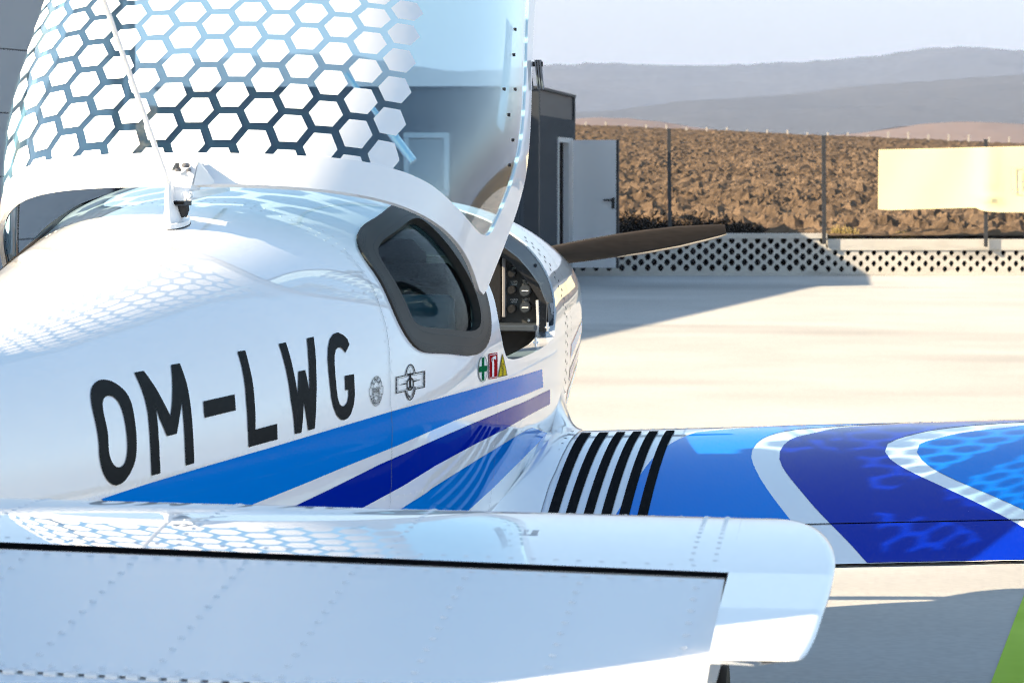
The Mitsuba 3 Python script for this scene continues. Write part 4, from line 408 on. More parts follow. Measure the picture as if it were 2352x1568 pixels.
# posts
for k, (px, yt, yb, w) in enumerate([(1538, 300, 534, .045), (1892, 315, 560, .05), (2263, 324, 566, .045)]):
    X = (px - 1176)/FPX*(WY - .03); key = num('fence_post')
    z0, z1 = zpx(yb, WY), zpx(yt, WY)
    a, b = from_cam(X, WY - .075, z0), from_cam(X - .015, WY - .075, z1)
    d = from_cam(w/2, 0, 0) - from_cam(0, 0, 0); e = from_cam(0, w/2, 0) - from_cam(0, 0, 0)
    add(key + '__upright', hull([q + s*d + t*e for q in (a, b) for s in (-1, 1) for t in (-1, 1)]), 'post', smooth=False)
    add(key + '__cap', hull([b + s*d*1.15 + t*e*1.15 + [0, 0, h] for s in (-1, 1) for t in (-1, 1) for h in (.001, .02)]), 'post', smooth=False)
    for c in range(4):
        q = a + (b - a)*(.18 + .24*c)
        add(num(key + '__clip'), hull([q + s*d*1.25 + t*e*1.25 + [0, 0, h] for s in (-1, 1) for t in (-1, 1) for h in (-.012, .012)]), 'post', smooth=False)
    if k == 0: label(key, 'dark metal fence post nearest the open door', 'fence post', 'fence posts along the wall')
    elif k == 1: label(key, 'dark metal fence post halfway between the open door and the yellow banner', 'fence post', 'fence posts along the wall')
    elif k == 2: label(key, 'dark metal fence post crossing behind the yellow banner', 'fence post', 'fence posts along the wall')
# banner
def banner():
    nx, nz = 60, 16
    x = np.linspace(wall_xz(2013), wall_xz(2740), nx); t = np.linspace(0, 1, nz)
    X, Tt = np.meshgrid(x, t, indexing='ij'); px = 1176 + X/WY*FPX
    ytop = 344 - 8*np.clip((px - 2013)/340, 0, 1); ybot = np.interp(px, [2013, 2040, 2240, 2250, 2290, 2760], [480, 482, 476, 484, 487, 488])
    Z = zpx(ytop, WY)*(1 - Tt) + zpx(ybot, WY)*Tt
    bulge = (.03*np.exp(-((px - 2262)/26)**2) + .005*np.sin(X*7 + Tt*3)) + .018*np.exp(-((px - 2275)/22)**2)*np.clip((Tt - .55)/.25, 0, 1)*np.sin(Tt*26)
    Y = WY - .14 - bulge
    P = from_cam(X, Y, Z).reshape(-1, 3); i, j = np.meshgrid(np.arange(nx - 1), np.arange(nz - 1), indexing='ij'); a = (i*nz + j).ravel(); b = a + nz
    f = np.vstack([np.stack([a, b + 1, b], 1), np.stack([a, a + 1, b + 1], 1)])
    N = trimesh.Trimesh(P, f, process=False).vertex_normals
    return trimesh.Trimesh(np.vstack([P, P - N*.004]), np.vstack([f, f[:, ::-1] + len(P)]), process=False)
add('banner__sheet', banner(), 'banner', smooth=40)
def flatrect(px0, px1, y0, y1, Y, key, m):
    c = [from_cam(wall_xz(p), Y - k, zpx(y, WY)) for p in (px0, px1) for y in (y0, y1) for k in (0, .004)]; add(key, hull(c), m, smooth=False)
for r in ((2319, 2500, 383, 384.6), (2319, 2500, 440.4, 442), (2318, 2320, 383, 442), (2498, 2500, 383, 442), (2331, 2488, 391, 392), (2331, 2332.3, 391, 431), (2338, 2480, 417.4, 418.4), (2331, 2488, 430.2, 431)):
    flatrect(*r, WY - .165, num('banner__printed_line'), 'banner_mark')
label('banner', 'pale yellow cloth banner tied along the fence', 'banner')

# container office
CO = from_cam(.295, 33.0)                      # near right corner
CH, CL, CW = zpx(205, 33.0), 4.45, 4.45
def cbox(x0, x1, y0, y1, z0, z1, ch=0): return bx([CO[0] + x0, CO[1] + y0, z0], [CO[0] + x1, CO[1] + y1, z1], ch)
def ribbed(horizontal_len, z0, z1, axis, start, pitch=.115, d=.022):
    "trapezoid-ribbed cladding sheet; axis 0: front face along x, 1: right face along y"
    prof = []; n = int(horizontal_len/pitch)
    for k in range(n):
        for t, o in ((0, 0), (.34, 0), (.42, d), (.58, d), (.66, 0)): prof.append(((k + t)*horizontal_len/n, o))
    prof.append((horizontal_len, 0)); prof = np.array(prof)
    if axis == 0: lo = np.stack([CO[0] - start - horizontal_len + prof[:, 0], CO[1] - prof[:, 1], prof[:, 0]*0 + z0], 1)
    else: lo = np.stack([CO[0] + prof[:, 1], CO[1] + start + prof[:, 0], prof[:, 0]*0 + z0], 1)
    return strip(lo, lo + [0, 0, z1 - z0])
c = 'container_office'
zb, zf = .12, CH - .30
add(c + '__body', cbox(-CL, -.05, .05, CW - .05, .10, CH - .04), 'clad_post', smooth=False)
add(c + '__fascia', cbox(-CL + .02, -.02, .0, CW, zf, CH - .002), 'fascia', smooth=False)
add(c + '__roof', cbox(-CL - .02, .02, -.04, CW + .03, CH, CH + .03), 'clad_post', smooth=False)
add(num(c + '__corner_post'), cbox(-.16, .012, -.012, .14, .0, CH - .001), 'clad_post', smooth=False)
add(num(c + '__corner_post'), cbox(-.16, .012, CW - .10, CW + .012, .0, CH - .001), 'clad_post', smooth=False)
add(num(c + '__corner_post'), cbox(-CL, -CL + .16, -.012, .14, .0, CH - .001), 'clad_post', smooth=False)
add(c + '__base_rail', cbox(-CL, 0, -.005, CW, .02, .14), 'clad_post', smooth=False)
wx0, wx1, wz0, wz1 = -1.56, -1.04, zpx(450, 33), zpx(305, 33)
wx0, wx1 = wall_xz(925, 33) - .295, wall_xz(1031, 33) - .295
for a, b, z0, z1 in ((-CL + .16, wx0, zb, zf), (wx1, -.16, zb, zf), (wx0, wx1, zb, wz0), (wx0, wx1, wz1, zf)):
    add(num(c + '__cladding'), ribbed(b - a, z0, z1, 0, -b), 'clad', smooth=False)
w = num(c + '__window'); fw = .062
add(w, [cbox(wx0, wx1, -.05, .03, z0, z1, .006) for z0, z1 in ((wz0, wz0 + fw), (wz1 - fw, wz1))] + [cbox(x0, x1, -.049, .03, wz0 + fw, wz1 - fw, .006) for x0, x1 in ((wx0, wx0 + fw), (wx1 - fw, wx1))], 'frame_white', smooth=False)
add(w + '__pane', cbox(wx0 + fw, wx1 - fw, .0, .006, wz0 + fw, wz1 - fw), 'pane_dark', smooth=False)
for k in range(18):
    z = wz0 + fw + .02 + (wz1 - wz0 - 2*fw - .03)*k/18
    add(num(w + '__blind_slat'), cbox(wx0 + fw, wx1 - fw, -.014, -.006, z, z + (wz1 - wz0 - 2*fw)/18*.72), 'slat', smooth=False)
# doorway in the right face
d0, d1, dz0, dz1 = 2.06, 3.92, .16, zpx(316, 35.5)
for a, b, z0, z1 in ((.14, d0, zb, zf), (d1, CW - .10, zb, zf), (d0, d1, dz1, zf)):
    add(num(c + '__cladding'), ribbed(b - a, z0, z1, 1, a), 'clad', smooth=False)
fr = c + '__door_frame'
add(fr, [cbox(-.06, .035, d0, d0 + .10, .1, dz1), cbox(-.06, .035, d1 - .55, d1, .1, dz1), cbox(-.06, .035, d0 + .1, d1 - .55, dz1 - .06, dz1)], 'frame_white', smooth=False)
add(c + '__doorway', cbox(-.055, -.04, d0 + .1, d1 - .55, .15, dz1 - .06), 'gap', smooth=False)
# open door leaf, swung out at right angles to the face
hp = from_cam(wall_xz(1316, 36.6), 36.6); lw = 104/FPX*36.6
dk = c + '__door'
q0 = np.array([hp[0], hp[1]]); ang = math.radians(-6.2); ux, uy = math.cos(ang), math.sin(ang)
def leaf(a0, a1, t0, t1, z0, z1):
    return hull([[q0[0] + ux*a - uy*t, q0[1] + uy*a + ux*t, z] for a in (a0, a1) for t in (t0, t1) for z in (z0, z1)])
add(dk, leaf(0, lw - .02, 0, .045, zpx(614, 36.6), zpx(322, 36.6)), 'door', smooth=False)
add(dk + '__edge', leaf(lw - .019, lw + .012, -.004, .049, zpx(615, 36.6), zpx(321, 36.6)), 'post', smooth=False)
hz = zpx(459, 36.6)
add(dk + '__handle', [leaf(lw - .17, lw - .045, -.055, -.037, hz - .012, hz + .012), leaf(lw - .075, lw - .035, -.012, -.001, hz - .11, hz + .03), leaf(lw - .066, lw - .044, -.05, -.002, hz - .011, hz + .011)], 'black', smooth=False)
label(c, 'dark grey ribbed container office with its door open, beside the field wall', 'container office')
labels[dk] = {'label': 'pale grey door standing open'}

# hangar along the left edge
h0, h1 = np.array([-12.5, 3.5]), np.array([-4.26, 32.0])          # its right wall, camera frame
h1 = np.array([-4.22, 32.0]); dirv = np.array([.28, .96]); h0 = h1 - dirv*19.5; nrm = np.array([.96, -.28])
HH = 4.55
def hpt(t, o, z): 
    q = h1 - dirv*t + nrm*o; return from_cam(q[0], q[1], z)
def hb(t0, t1, o0, o1, z0, z1): return hull([hpt(t, o, z) for t in (t0, t1) for o in (o0, o1) for z in (z0, z1)])
g = 'hangar'
add(g + '__core', hb(0.05, 19.4, -14, -.07, 0, HH - .06), 'clad_post', smooth=False)
zj = [0.05]; 
while zj[-1] < HH: zj.append(zj[-1] + .64)
for k, (a, b) in enumerate(zip(zj[:-1], zj[1:])):
    add(num(g + '__wall_panel'), hb(0, 19.5, -.06, 0, a + .006, min(b, HH) - .006), 'hangar', smooth=False)
    add(num(g + '__end_panel'), hb(-.06, 0, -14, -.06, a + .006, min(b, HH) - .006), 'hangar', smooth=False)
add(g + '__eaves', hb(-.1, 19.6, -14.1, .06, HH - .005, HH + .16), 'fascia', smooth=False)
add(g + '__downpipe', tube([hpt(.5, .07, 0), hpt(.5, .07, HH)], .05, 12), 'clad_post')
add(g + '__corner_trim', hb(-.075, .06, -.075, .012, 0, HH - .006), 'fascia', smooth=False)
label(g, 'grey hangar clad in horizontal panels at the left edge', 'hangar')

# clumps standing in for field shadow, and dry grass, along the wall top
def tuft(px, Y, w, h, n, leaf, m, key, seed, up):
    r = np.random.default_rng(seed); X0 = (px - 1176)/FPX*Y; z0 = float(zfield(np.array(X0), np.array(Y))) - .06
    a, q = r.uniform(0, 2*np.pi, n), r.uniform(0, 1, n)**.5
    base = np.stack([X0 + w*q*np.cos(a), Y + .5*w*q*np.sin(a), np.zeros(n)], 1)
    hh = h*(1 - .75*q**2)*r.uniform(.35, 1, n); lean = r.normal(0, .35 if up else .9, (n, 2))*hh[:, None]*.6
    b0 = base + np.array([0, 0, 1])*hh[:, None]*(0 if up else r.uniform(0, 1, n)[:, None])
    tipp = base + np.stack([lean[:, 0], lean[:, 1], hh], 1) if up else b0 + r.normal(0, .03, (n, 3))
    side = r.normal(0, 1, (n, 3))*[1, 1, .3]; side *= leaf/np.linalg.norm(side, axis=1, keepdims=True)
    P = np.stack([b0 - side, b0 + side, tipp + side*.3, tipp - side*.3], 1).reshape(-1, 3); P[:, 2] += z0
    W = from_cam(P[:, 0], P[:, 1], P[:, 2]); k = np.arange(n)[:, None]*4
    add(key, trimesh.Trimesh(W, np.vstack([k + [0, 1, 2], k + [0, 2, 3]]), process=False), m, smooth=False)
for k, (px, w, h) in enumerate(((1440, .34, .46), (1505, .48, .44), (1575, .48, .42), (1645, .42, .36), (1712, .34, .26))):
    key = num('shadow_clump'); tuft(px, 38.3, w, h*.9, 2600, .014, 'field_shade', key, 40 + k, False)  # near-black clumps added where a shadow falls on the soil
    label(key, ['dark clump standing in for field shade nearest the open door', 'dark clump standing in for field shade second from the open door', 'dark clump standing in for field shade in the middle of the row behind the wall', 'dark clump standing in for field shade above the propeller tip', 'small dark clump standing in for field shade farthest from the open door'][k], 'shade_clump')
for k, (px, w, h) in enumerate(((1935, .28, .20), (2075, .18, .12))):
    key = num('grass_tuft'); tuft(px, 38.0, w, h, 500, .010, 'grass_dry', key, 60 + k, True)
    label(key, ['larger straw yellow grass tuft on the wall right of the middle post', 'small straw yellow grass tuft on the wall below the banner corner'][k], 'grass tuft')
# ================= aircraft
FB = A + '__fuselage'
mir = lambda p: [(s, 180 - v) for s, v in p][::-1]
win_o, win_i = D['win_o'], D['win_i']
front = [(4.50, 8.1), (4.58, 12.3), (4.65, 16.9), (4.69, 22.7), (4.71, 28), (4.73, 42), (4.745, 60), (4.75, 90)]
half = [(3.40, 90), (3.42, 60), (3.44, 45), (3.47, 30)] + [tuple(p) for p in D['open_right']] + front[:-1]
opening = half + [(4.75, 90)] + mir(half)[:-1]
OPEN = Polygon(dense(opening, .03, (1, .0087))).buffer(0)
WO, WI = Polygon(win_o), Polygon(win_i)
PS = .0087
def pbuf(p, d): return affinity.scale(affinity.scale(p, 1, PS, origin=(0, 0)).buffer(d), 1, 1/PS, origin=(0, 0))
WOL, WIL = Polygon(mir(win_o)), Polygon(mir(win_i))
skin = sbox(-.2, -90, 6.19, 270).difference(OPEN).difference(pbuf(WO, -.006)).difference(pbuf(WOL, -.006))
put(FB, patch(skin, fus, .05, 3.0, 0, 1, wob=.010), 'white')
add(FB + '__sill', edge(fus, dense(opening, .02, (1, PS)), .0005, -.045), 'white', smooth=40)
put(FB + '__inner_liner', patch(sbox(2.55, -88, 4.72, 268).difference(pbuf(OPEN, .012)).difference(pbuf(WO, -.004)).difference(pbuf(WOL, -.004)), fus, .08, 5, -.022, 1), 'trim')
# sill flange inside the opening
rim_in = [(s, v) for s, v in dense(opening, .02, (1, PS))]
_ru = np.array(rim_in + rim_in[:1]); _rp = fus(_ru[:, 0], _ru[:, 1]) - nplane(fus, _ru[:, 0], _ru[:, 1], 1)*.02
_cen = np.array([0, 4.05, 1.05]); _d = _cen - _rp; _d[:, 2] *= .15; _d /= np.linalg.norm(_d, axis=1, keepdims=True)
add(FB + '__sill_seal', strip(_rp, _rp + _d*.028 + [0, 0, -.006]), 'steel', smooth=60)
# letters, stripes and stickers
for k, nm in enumerate(['O', 'M', 'dash', 'L', 'W', 'G']):
    r = D[nm]; put(num(FB + '__registration_letter'), patch(Polygon(r[0], r[1:]), fus, .05, 3, .0016), 'black_paint')
    labels[FB + '__registration_letter' + ('' if k == 0 else f'_{k:03d}')] = {'label': f'black registration {"dash" if nm == "dash" else "letter " + nm}'}
for k, (nm, mm, tx) in enumerate((('stripe1', 'blue_side', 'bright blue upper stripe'), ('stripe2', 'navy_side', 'dark navy blue middle stripe'), ('stripe3', 'blue', 'bright blue lower stripe'))):
    put(num(FB + '__stripe'), patch(Polygon(D[nm]).buffer(0), fus, .05, 3, .0012, 1, wob=.010), mm); labels[FB + '__stripe' + ('' if k == 0 else f'_{k:03d}')] = {'label': tx}
def deco(key, rings, m, off): put(key, cat([patch(Polygon(r[0], r[1:]).buffer(0), fus, .03, 2.5, off) for r in rings if len(r[0]) > 2]), m)
deco(FB + '__certification_stamp', D['stamp'], 'black_paint', .0014); labels[FB + '__certification_stamp'] = {'label': 'small oval black stamp reading EASA CERTIFIED'}
deco(FB + '__maker_emblem', D['emblem'], 'black_paint', .0014); labels[FB + '__maker_emblem'] = {'label': 'black winged emblem with a letter T in a ring'}
deco(FB + '__first_aid_sticker', D['aid_disc'], 'vinyl', .0012); pass
deco(FB + '__first_aid_cross', D['aid_cross'], 'green', .0022); deco(FB + '__first_aid_ring', D['aid_ring'], 'green', .0020)
deco(FB + '__extinguisher_sticker', D['ext_plate'], 'red', .0012); deco(FB + '__extinguisher_mark', D['ext_mark'], 'vinyl', .0022)
deco(FB + '__warning_sticker', D['tri_plate'], 'yellow', .0012); deco(FB + '__warning_mark', D['tri_mark'], 'black_paint', .0022)
labels[FB + '__first_aid_sticker'] = {'label': 'round white sticker with a green cross'}; labels[FB + '__extinguisher_sticker'] = {'label': 'red fire extinguisher sticker'}; labels[FB + '__warning_sticker'] = {'label': 'yellow triangular ELT warning sticker'}
# panel joints and rivets
def joint(pts, w=.0012):
    p = np.asarray(pts, float); return cat([patch(affinity.scale(LineString([(s, v*PS) for s, v in p]).buffer(w/2, cap_style=2), 1, 1/PS, origin=(0, 0)), fus, .05, 3, .0019)])
pl = [(2.786, 47.2), (2.741, 37.0), (2.70, 31.5), (2.668, 26.5), (2.636, 22.3), (2.586, 15.4), (2.56, 10), (2.55, 0), (2.55, -40)]
sm = np.array(D['seam']); seam_s = np.array([.9] + sm[:, 0].tolist() + [3.5, 4.4]); seam_v = np.array([6.] + sm[:, 1].tolist() + [3.2, .5])
sv = lambda s: np.interp(s, seam_s, seam_v)
put(FB + '__panel_joint', joint(pl), 'trim'); put(FB + '__panel_joint_001', joint([(3.36, 3.8), (3.35, -10), (3.34, -40)]), 'trim')
rows = []
s = np.arange(1.25, 4.5, .0185); rows += [on(fus, s, sv(s) - .35), on(fus, s[::1], 180 - sv(s))]
s = np.arange(1.3, 3.4, .036); 
for dv in (-9., -21.): rows.append(on(fus, s, sv(s) + dv))
for k in (1.62, 1.98, 2.34, 2.57, 3.0, 3.33, 3.37): v = np.arange(-45, 4.5, 3.4); rows.append(on(fus, np.full(len(v), k), v + sv(k) - 4))
pv = np.arange(16, 60, 2.4); ps_ = np.interp(pv, [q[1] for q in pl[::-1]], [q[0] for q in pl[::-1]])
rows += [on(fus, ps_ + .014, pv), on(fus, ps_ - .014, pv)]
v = np.arange(52, 129, 2.6); rows += [on(fus, np.full(len(v), 2.80), v), on(fus, np.full(len(v), 2.83), v)]
rivets(FB + '__rivet', rows, 'white', .0030, .0010)
rows = []
v = np.arange(-30, 30, 2.6); rows += [on(fus, np.full(len(v), 4.80), v), on(fus, np.full(len(v), 4.86), v + 1)]
fs = np.array([4.584, 4.52, 4.444, 4.39, 4.273, 4.112, 3.915, 3.688, 3.505, 3.373, 3.2, 3.05]); fv = np.array([-15.08, -16.39, -18.94, -20.68, -21.55, -22.74, -23.39, -23.74, -25.12, -26.67, -29., -32.])
k = np.linspace(0, 10, 14); rows.append(on(fus, np.interp(k, range(12), fs), np.interp(k, range(12), fv) - 1.0))
rivets(FB + '__screw', rows, 'black', .0050, .0014)
# cowling joint
put(FB + '__cowl_joint', cat([patch(affinity.scale(LineString([(5.0, -60*PS), (5.0, 240*PS)]).buffer(.0012), 1, 1/PS, origin=(0, 0)), fus, .05, 3, .0014)]), 'gap')
# cowl side stripes of the livery
for v0, v1, mm in ((-9, -5, 'blue'), (-16, -12, 'navy'), (-23, -18, 'blue')): put(num(FB + '__cowl_stripe'), patch(Polygon([(5.02, v0), (5.75, v0), (5.75, v1), (5.02, v1)]), fus, .05, 3, .0012), mm)

# rear quarter windows
for side, (wo_, wi_) in enumerate(((WO, WI), (WOL, WIL))):
    q = num(A + '__quarter_window')
    put(q, patch(wo_.difference(wi_), fus, .03, 2, .0050), 'smoke')
    add(q + '__lip', [edge(fus, np.array(wo_.exterior.coords)[:-1], .0052, -.004), edge(fus, np.array(wi_.exterior.coords)[:-1], .0048, -.014)], 'smoke', smooth=40)
    for d in (-.004, -.008, -.012, -.016): put(num(q + '__groove'), patch(pbuf(wo_, d).difference(pbuf(wo_, d - .0011)), fus, .04, 3, .0058), 'black')
    put(num(q + '__groove'), patch(pbuf(wi_, .013).difference(pbuf(wi_, .0118)), fus, .04, 3, .0058), 'black')
    put(q + '__pane', patch(pbuf(wi_, .004), fus, .04, 3, -.010), 'glass_blue')
    labels[q] = {'label': 'blue tinted rear quarter window in a dark frame' if side == 0 else 'far side rear quarter window'}

# interior
I = A + '__cockpit'
def bulk(y, k, z1): 
    p = fus(np.full(72, y), np.arange(0, 360, 5)); q = Polygon(p[:, [0, 2]]).buffer(-k).intersection(sbox(-1, .40, 1, z1))
    m = trimesh.creation.extrude_polygon(q, .03, engine='earcut'); v = m.vertices.copy(); m.vertices = np.stack([v[:, 0], y + v[:, 2], v[:, 1]], 1); m.invert(); return m
add(I, [bulk(2.60, .025, 1.6), bx([-.44, 2.64, .42], [.44, 4.72, .47])], 'trim', smooth=False)
add(I + '__parcel_shelf', bx([-.40, 2.64, 1.00], [.40, 3.32, 1.02], .006), 'felt', smooth=False)
add(I + '__side_panel', bx([-.505, 2.70, .6], [-.485, 4.4, 1.05], .006), 'felt', smooth=False)
add(I + '__side_panel_001', bx([.485, 3.5, .6], [.505, 4.4, 1.03], .006), 'trim', smooth=False)
for x in (-.245, .245):
    k = num(A + '__seat')
    def sp(u, w): return None
    m = bx([x - .215, -.05, -.32], [x + .215, .05, .385], .045); m = m.subdivide(); m.apply_transform(trimesh.transformations.rotation_matrix(math.radians(14), [1, 0, 0])); m.apply_translation([0, 3.52, .88])
    add(k, m, 'fabric', smooth=50)
    m = bx([x - .12, -.035, -.05], [x + .12, .035, .05], .03); m.apply_transform(trimesh.transformations.rotation_matrix(math.radians(14), [1, 0, 0])); m.apply_translation([0, 3.46, 1.255]); add(k + '__headrest', m, 'fabric', smooth=50)
    m = bx([x - .19, -.075, -.30], [x + .19, -.045, .335], .012); m.apply_transform(trimesh.transformations.rotation_matrix(math.radians(14), [1, 0, 0])); m.apply_translation([0, 3.52, .88]); add(k + '__shell', m, 'clad_grey', smooth=40)
    add(k + '__cushion', bx([x - .21, 3.55, .52], [x + .21, 4.05, .64], .04), 'fabric', smooth=50)
    add(k + '__harness', [bx([x - .12, 3.40, .9], [x - .07, 3.43, 1.16], .004), bx([x + .07, 3.40, .9], [x + .12, 3.43, 1.16], .004)], 'black', smooth=False)
# instrument panel, hood, glareshield
ho = np.array([(.516, 1.03), (.519, 1.121), (.511, 1.14), (.5, 1.169), (.476, 1.202), (.449, 1.233), (.416, 1.258), (.35, 1.288), (.25, 1.313), (.12, 1.328), (0, 1.332)])
hi = np.array([(.498, 1.03), (.502, 1.082), (.5, 1.132), (.48, 1.163), (.453, 1.198), (.433, 1.219), (.408, 1.238), (.34, 1.268), (.24, 1.293), (.12, 1.307), (0, 1.311)])
full = lambda a: np.vstack([a, (a*[-1, 1])[::-1][1:]])
def yextrude(poly, y0, y1):
    m = trimesh.creation.extrude_polygon(poly, y1 - y0, engine='earcut'); v = m.vertices.copy(); m.vertices = np.stack([v[:, 0], y0 + v[:, 2], v[:, 1]], 1); m.invert(); m.fix_normals(); return m
IP = A + '__instrument_panel'
add(IP, yextrude(Polygon(full(hi)).union(sbox(-.49, .80, .49, 1.04)), 4.50, 4.53), 'panel', smooth=False)
HO, HI_ = Polygon(full(ho)), Polygon(full(hi))
add(IP + '__hood', yextrude(HO.difference(HI_), 4.44, 4.54), 'black', smooth=30)
add(IP + '__hood_trim', yextrude(Polygon(np.vstack([hi[:3] - [0, .002], (hi[:3] - [.006, .002])[::-1]])), 4.425, 4.445), 'frame_white', smooth=False)
add(IP + '__ledge', bx([-.49, 4.38, 1.056], [.497, 4.50, 1.071], .003), 'clad', smooth=False)
add(IP + '__screen', bx([.20, 4.485, 1.075], [.402, 4.50, 1.235], .004), 'black', smooth=False)
add(IP + '__screen_rail', bx([.4045, 4.478, 1.085], [.4135, 4.50, 1.232], .002), 'trim', smooth=False)
add(IP + '__screen_001', bx([-.44, 4.485, 1.075], [.16, 4.50, 1.26], .004), 'black', smooth=False)
for x, z, r in ((.4295, 1.194, .0098), (.4295, 1.153, .0105), (.4295, 1.106, .0105)):
    k = num(IP + '__knob'); add(k, [cyl([x, 4.50, z], [x, 4.470, z], r, 24), cyl([x, 4.4705, z], [x, 4.466, z], r*.8, 24)], 'black', smooth=40)
for x, z, r in ((.464, 1.152, .0145), (.464, 1.111, .0135)):
    k = num(IP + '__knob'); add(k, [cyl([x, 4.50, z], [x, 4.462, z], r, 28), cyl([x, 4.463, z], [x, 4.457, z], r*.82, 28)], 'shield', smooth=40)
    add(k + '_pointer', bx([x - .008, 4.4555, z - .0012], [x + .008, 4.4575, z + .0012]), 'vinyl', smooth=False)
for x, z in ((.446, 1.207), (.469, 1.077), (.49, 1.09)): add(num(IP + '__screw'), cyl([x, 4.50, z], [x, 4.497, z], .0034, 14), 'steel', smooth=False)
def txt(s, x, z, h, y=4.4985):
    m = meshkit.text_mesh(s, h, .0006); m.apply_translation([-m.bounds[1, 0]/2, 0, 0]); v = m.vertices.copy(); m.vertices = np.stack([x + v[:, 0], y - v[:, 2], z + v[:, 1]], 1); m.fix_normals(); return m
add(IP + '__lettering', [txt(a, x, z, .0045) for a, x, z in (('CABIN', .431, 1.211), ('AIR', .432, 1.2045), ('CARB', .432, 1.170), ('HEAT', .432, 1.1635), ('PITOT', .462, 1.1735), ('HEAT', .463, 1.167), ('CABIN', .432, 1.126), ('HEAT', .432, 1.1195), ('LIGHT', .462, 1.1275), ('DIM', .463, 1.121))], 'vinyl', smooth=False)
fr_s = lambda v: np.interp(v, [0, 5, 8.1, 12.3, 16.9, 22.7, 28, 42, 60, 90], [4.40, 4.43, 4.5, 4.58, 4.65, 4.69, 4.71, 4.73, 4.745, 4.75])
ph = np.linspace(3, 177, 90); fo = fus(fr_s(np.minimum(ph, 180 - ph)), ph) - nplane(fus, fr_s(np.minimum(ph, 180 - ph)), ph, 1)*.004
hp_ = full(ho); ang_h = np.degrees(np.arctan2(hp_[:, 1] - 1.0, hp_[:, 0])); rad_h = np.hypot(hp_[:, 0], hp_[:, 1] - 1.0); af = np.degrees(np.arctan2(fo[:, 2] - 1.0, fo[:, 0]))
ri = np.interp(af, ang_h, rad_h); inn = np.stack([ri*np.cos(np.radians(af)), np.full(len(af), 4.47), 1.0 + ri*np.sin(np.radians(af))], 1)
add(A + '__glareshield', strip(inn, fo), 'shield', smooth=60)
add(A + '__glareshield__fastener', cyl(*(lambda a, n: (a, a + n*.006))(.5*(inn[10] + fo[10]), np.array([.4, -.75, .5])), .0045, 14), 'black', smooth=False)
add(A + '__glareshield__clip', hull([(.35*inn[4] + .65*fo[4]) + np.array([a, b, c]) for a in (-.004, .004) for b in (-.012, -.004) for c in (-.014, .014)]), 'frame_white', smooth=False)
for p in ((4.12, 5.0), (4.40, 6.6)):
    q = fus(*p); add(num(FB + '__latch_pin'), [cyl(q + [-.012, 0, -.006], q + [-.012, 0, .016], .0032, 14), cyl(q + [-.018, 0, .004], q + [-.006, 0, .004], .0026, 12)], 'steel', smooth=40)
add(A + '__cockpit__control_stick', tube([[.25, 4.05, .5], [.25, 4.1, .75], [.25, 4.05, .88]], [.012, .012, .018], 12), 'black')

# canopy
C = A + '__canopy'
right = [(1.50, 14), (1.3, 11), (1.1, 9.8), (.8, 9.2), (.624, 9.0), (.514, 8.9), (.405, 8.8), (.259, 9.1), (.18, 9.7), (.123, 10.6), (.102, 12.0), (.090, 13.6), (.078, 16.2), (.070, 20), (.067, 25), (.067, 30.5), (.073, 35.4), (.080, 40.4), (.084, 45.4), (.086, 50.7), (.088, 55.5), (.088, 62), (.086, 67.5), (.085, 78), (.085, 90)]
gl = right + [(u, 180 - v) for u, v in right[::-1][1:]]
GL = Polygon(dense(gl, .02, (1, .0095))).buffer(0)
fo_ = [(.0, 9.0), (.004, 5.0), (.020, 1.2), (.045, 0.0), (1.45, 0.0), (1.60, 12), (1.60, 168), (1.45, 180), (.045, 180), (.020, 178.8), (.004, 175), (.0, 171)]
FO = Polygon(dense(fo_, .02, (1, .0095)))
ring = FO.difference(GL)
def rimuv(pg): return np.array(pg.exterior.coords)[:-1]
put(C, cat([patch(ring, can, .04, 3, .003), (lambda p: (p[0], p[1][:, ::-1], -p[2]))(patch(ring, can, .04, 3, -.006))]), 'white')
add(C + '__frame_edge', [edge(can, rimuv(FO), .003, -.006), edge(can, rimuv(GL), .003, -.006)], 'white', smooth=40)
_c = lambda d: affinity.scale(affinity.scale(FO, 1, .0095, origin=(0, 0)).buffer(d), 1, 1/.0095, origin=(0, 0))
put(C + '__seal', patch(_c(-.004).difference(_c(-.018)), can, .04, 3, -.009), 'rubber')
put(C + '__glass', patch(affinity.scale(affinity.scale(GL, 1, .0095, origin=(0, 0)).buffer(.006), 1, 1/.0095, origin=(0, 0)), can, .03, 2.5, 0), 'glass')
put(C + '__dust_and_sky_veil', patch(GL, can, .03, 2.5, -.004), 'film')  # bluish veil imitating sky reflection and sunlit dust on the glass
labels[C] = {'label': 'white framed clear canopy swung open'}
HI = np.array([0, -1, -2, -3, -4, -5, -6, -7, -8, -9, -10, -11, -12, -13]); HP = np.array([53.0, 59.6, 65.9, 72.0, 78.0, 84.0, 90.1, 96.2, 102.7, 109.1, 116.4, 123.9, 132.5, 142.])
HJ = np.array([-9, -6, -3, -1, 0, .5, 1, 1.5, 2, 2.5, 3, 3.5, 4, 4.5, 5, 6, 7]); HU = np.array([1.18, .96, .737, .598, .531, .4985, .464, .428, .3885, .349, .305, .2595, .213, .166, .113, .01, -.09])
hph = PchipInterpolator(HI[::-1], HP[::-1], extrapolate=True); huu = PchipInterpolator(HJ, HU, extrapolate=True)
GLX = affinity.scale(affinity.scale(GL, 1, .0095, origin=(0, 0)).buffer(.004), 1, 1/.0095, origin=(0, 0))
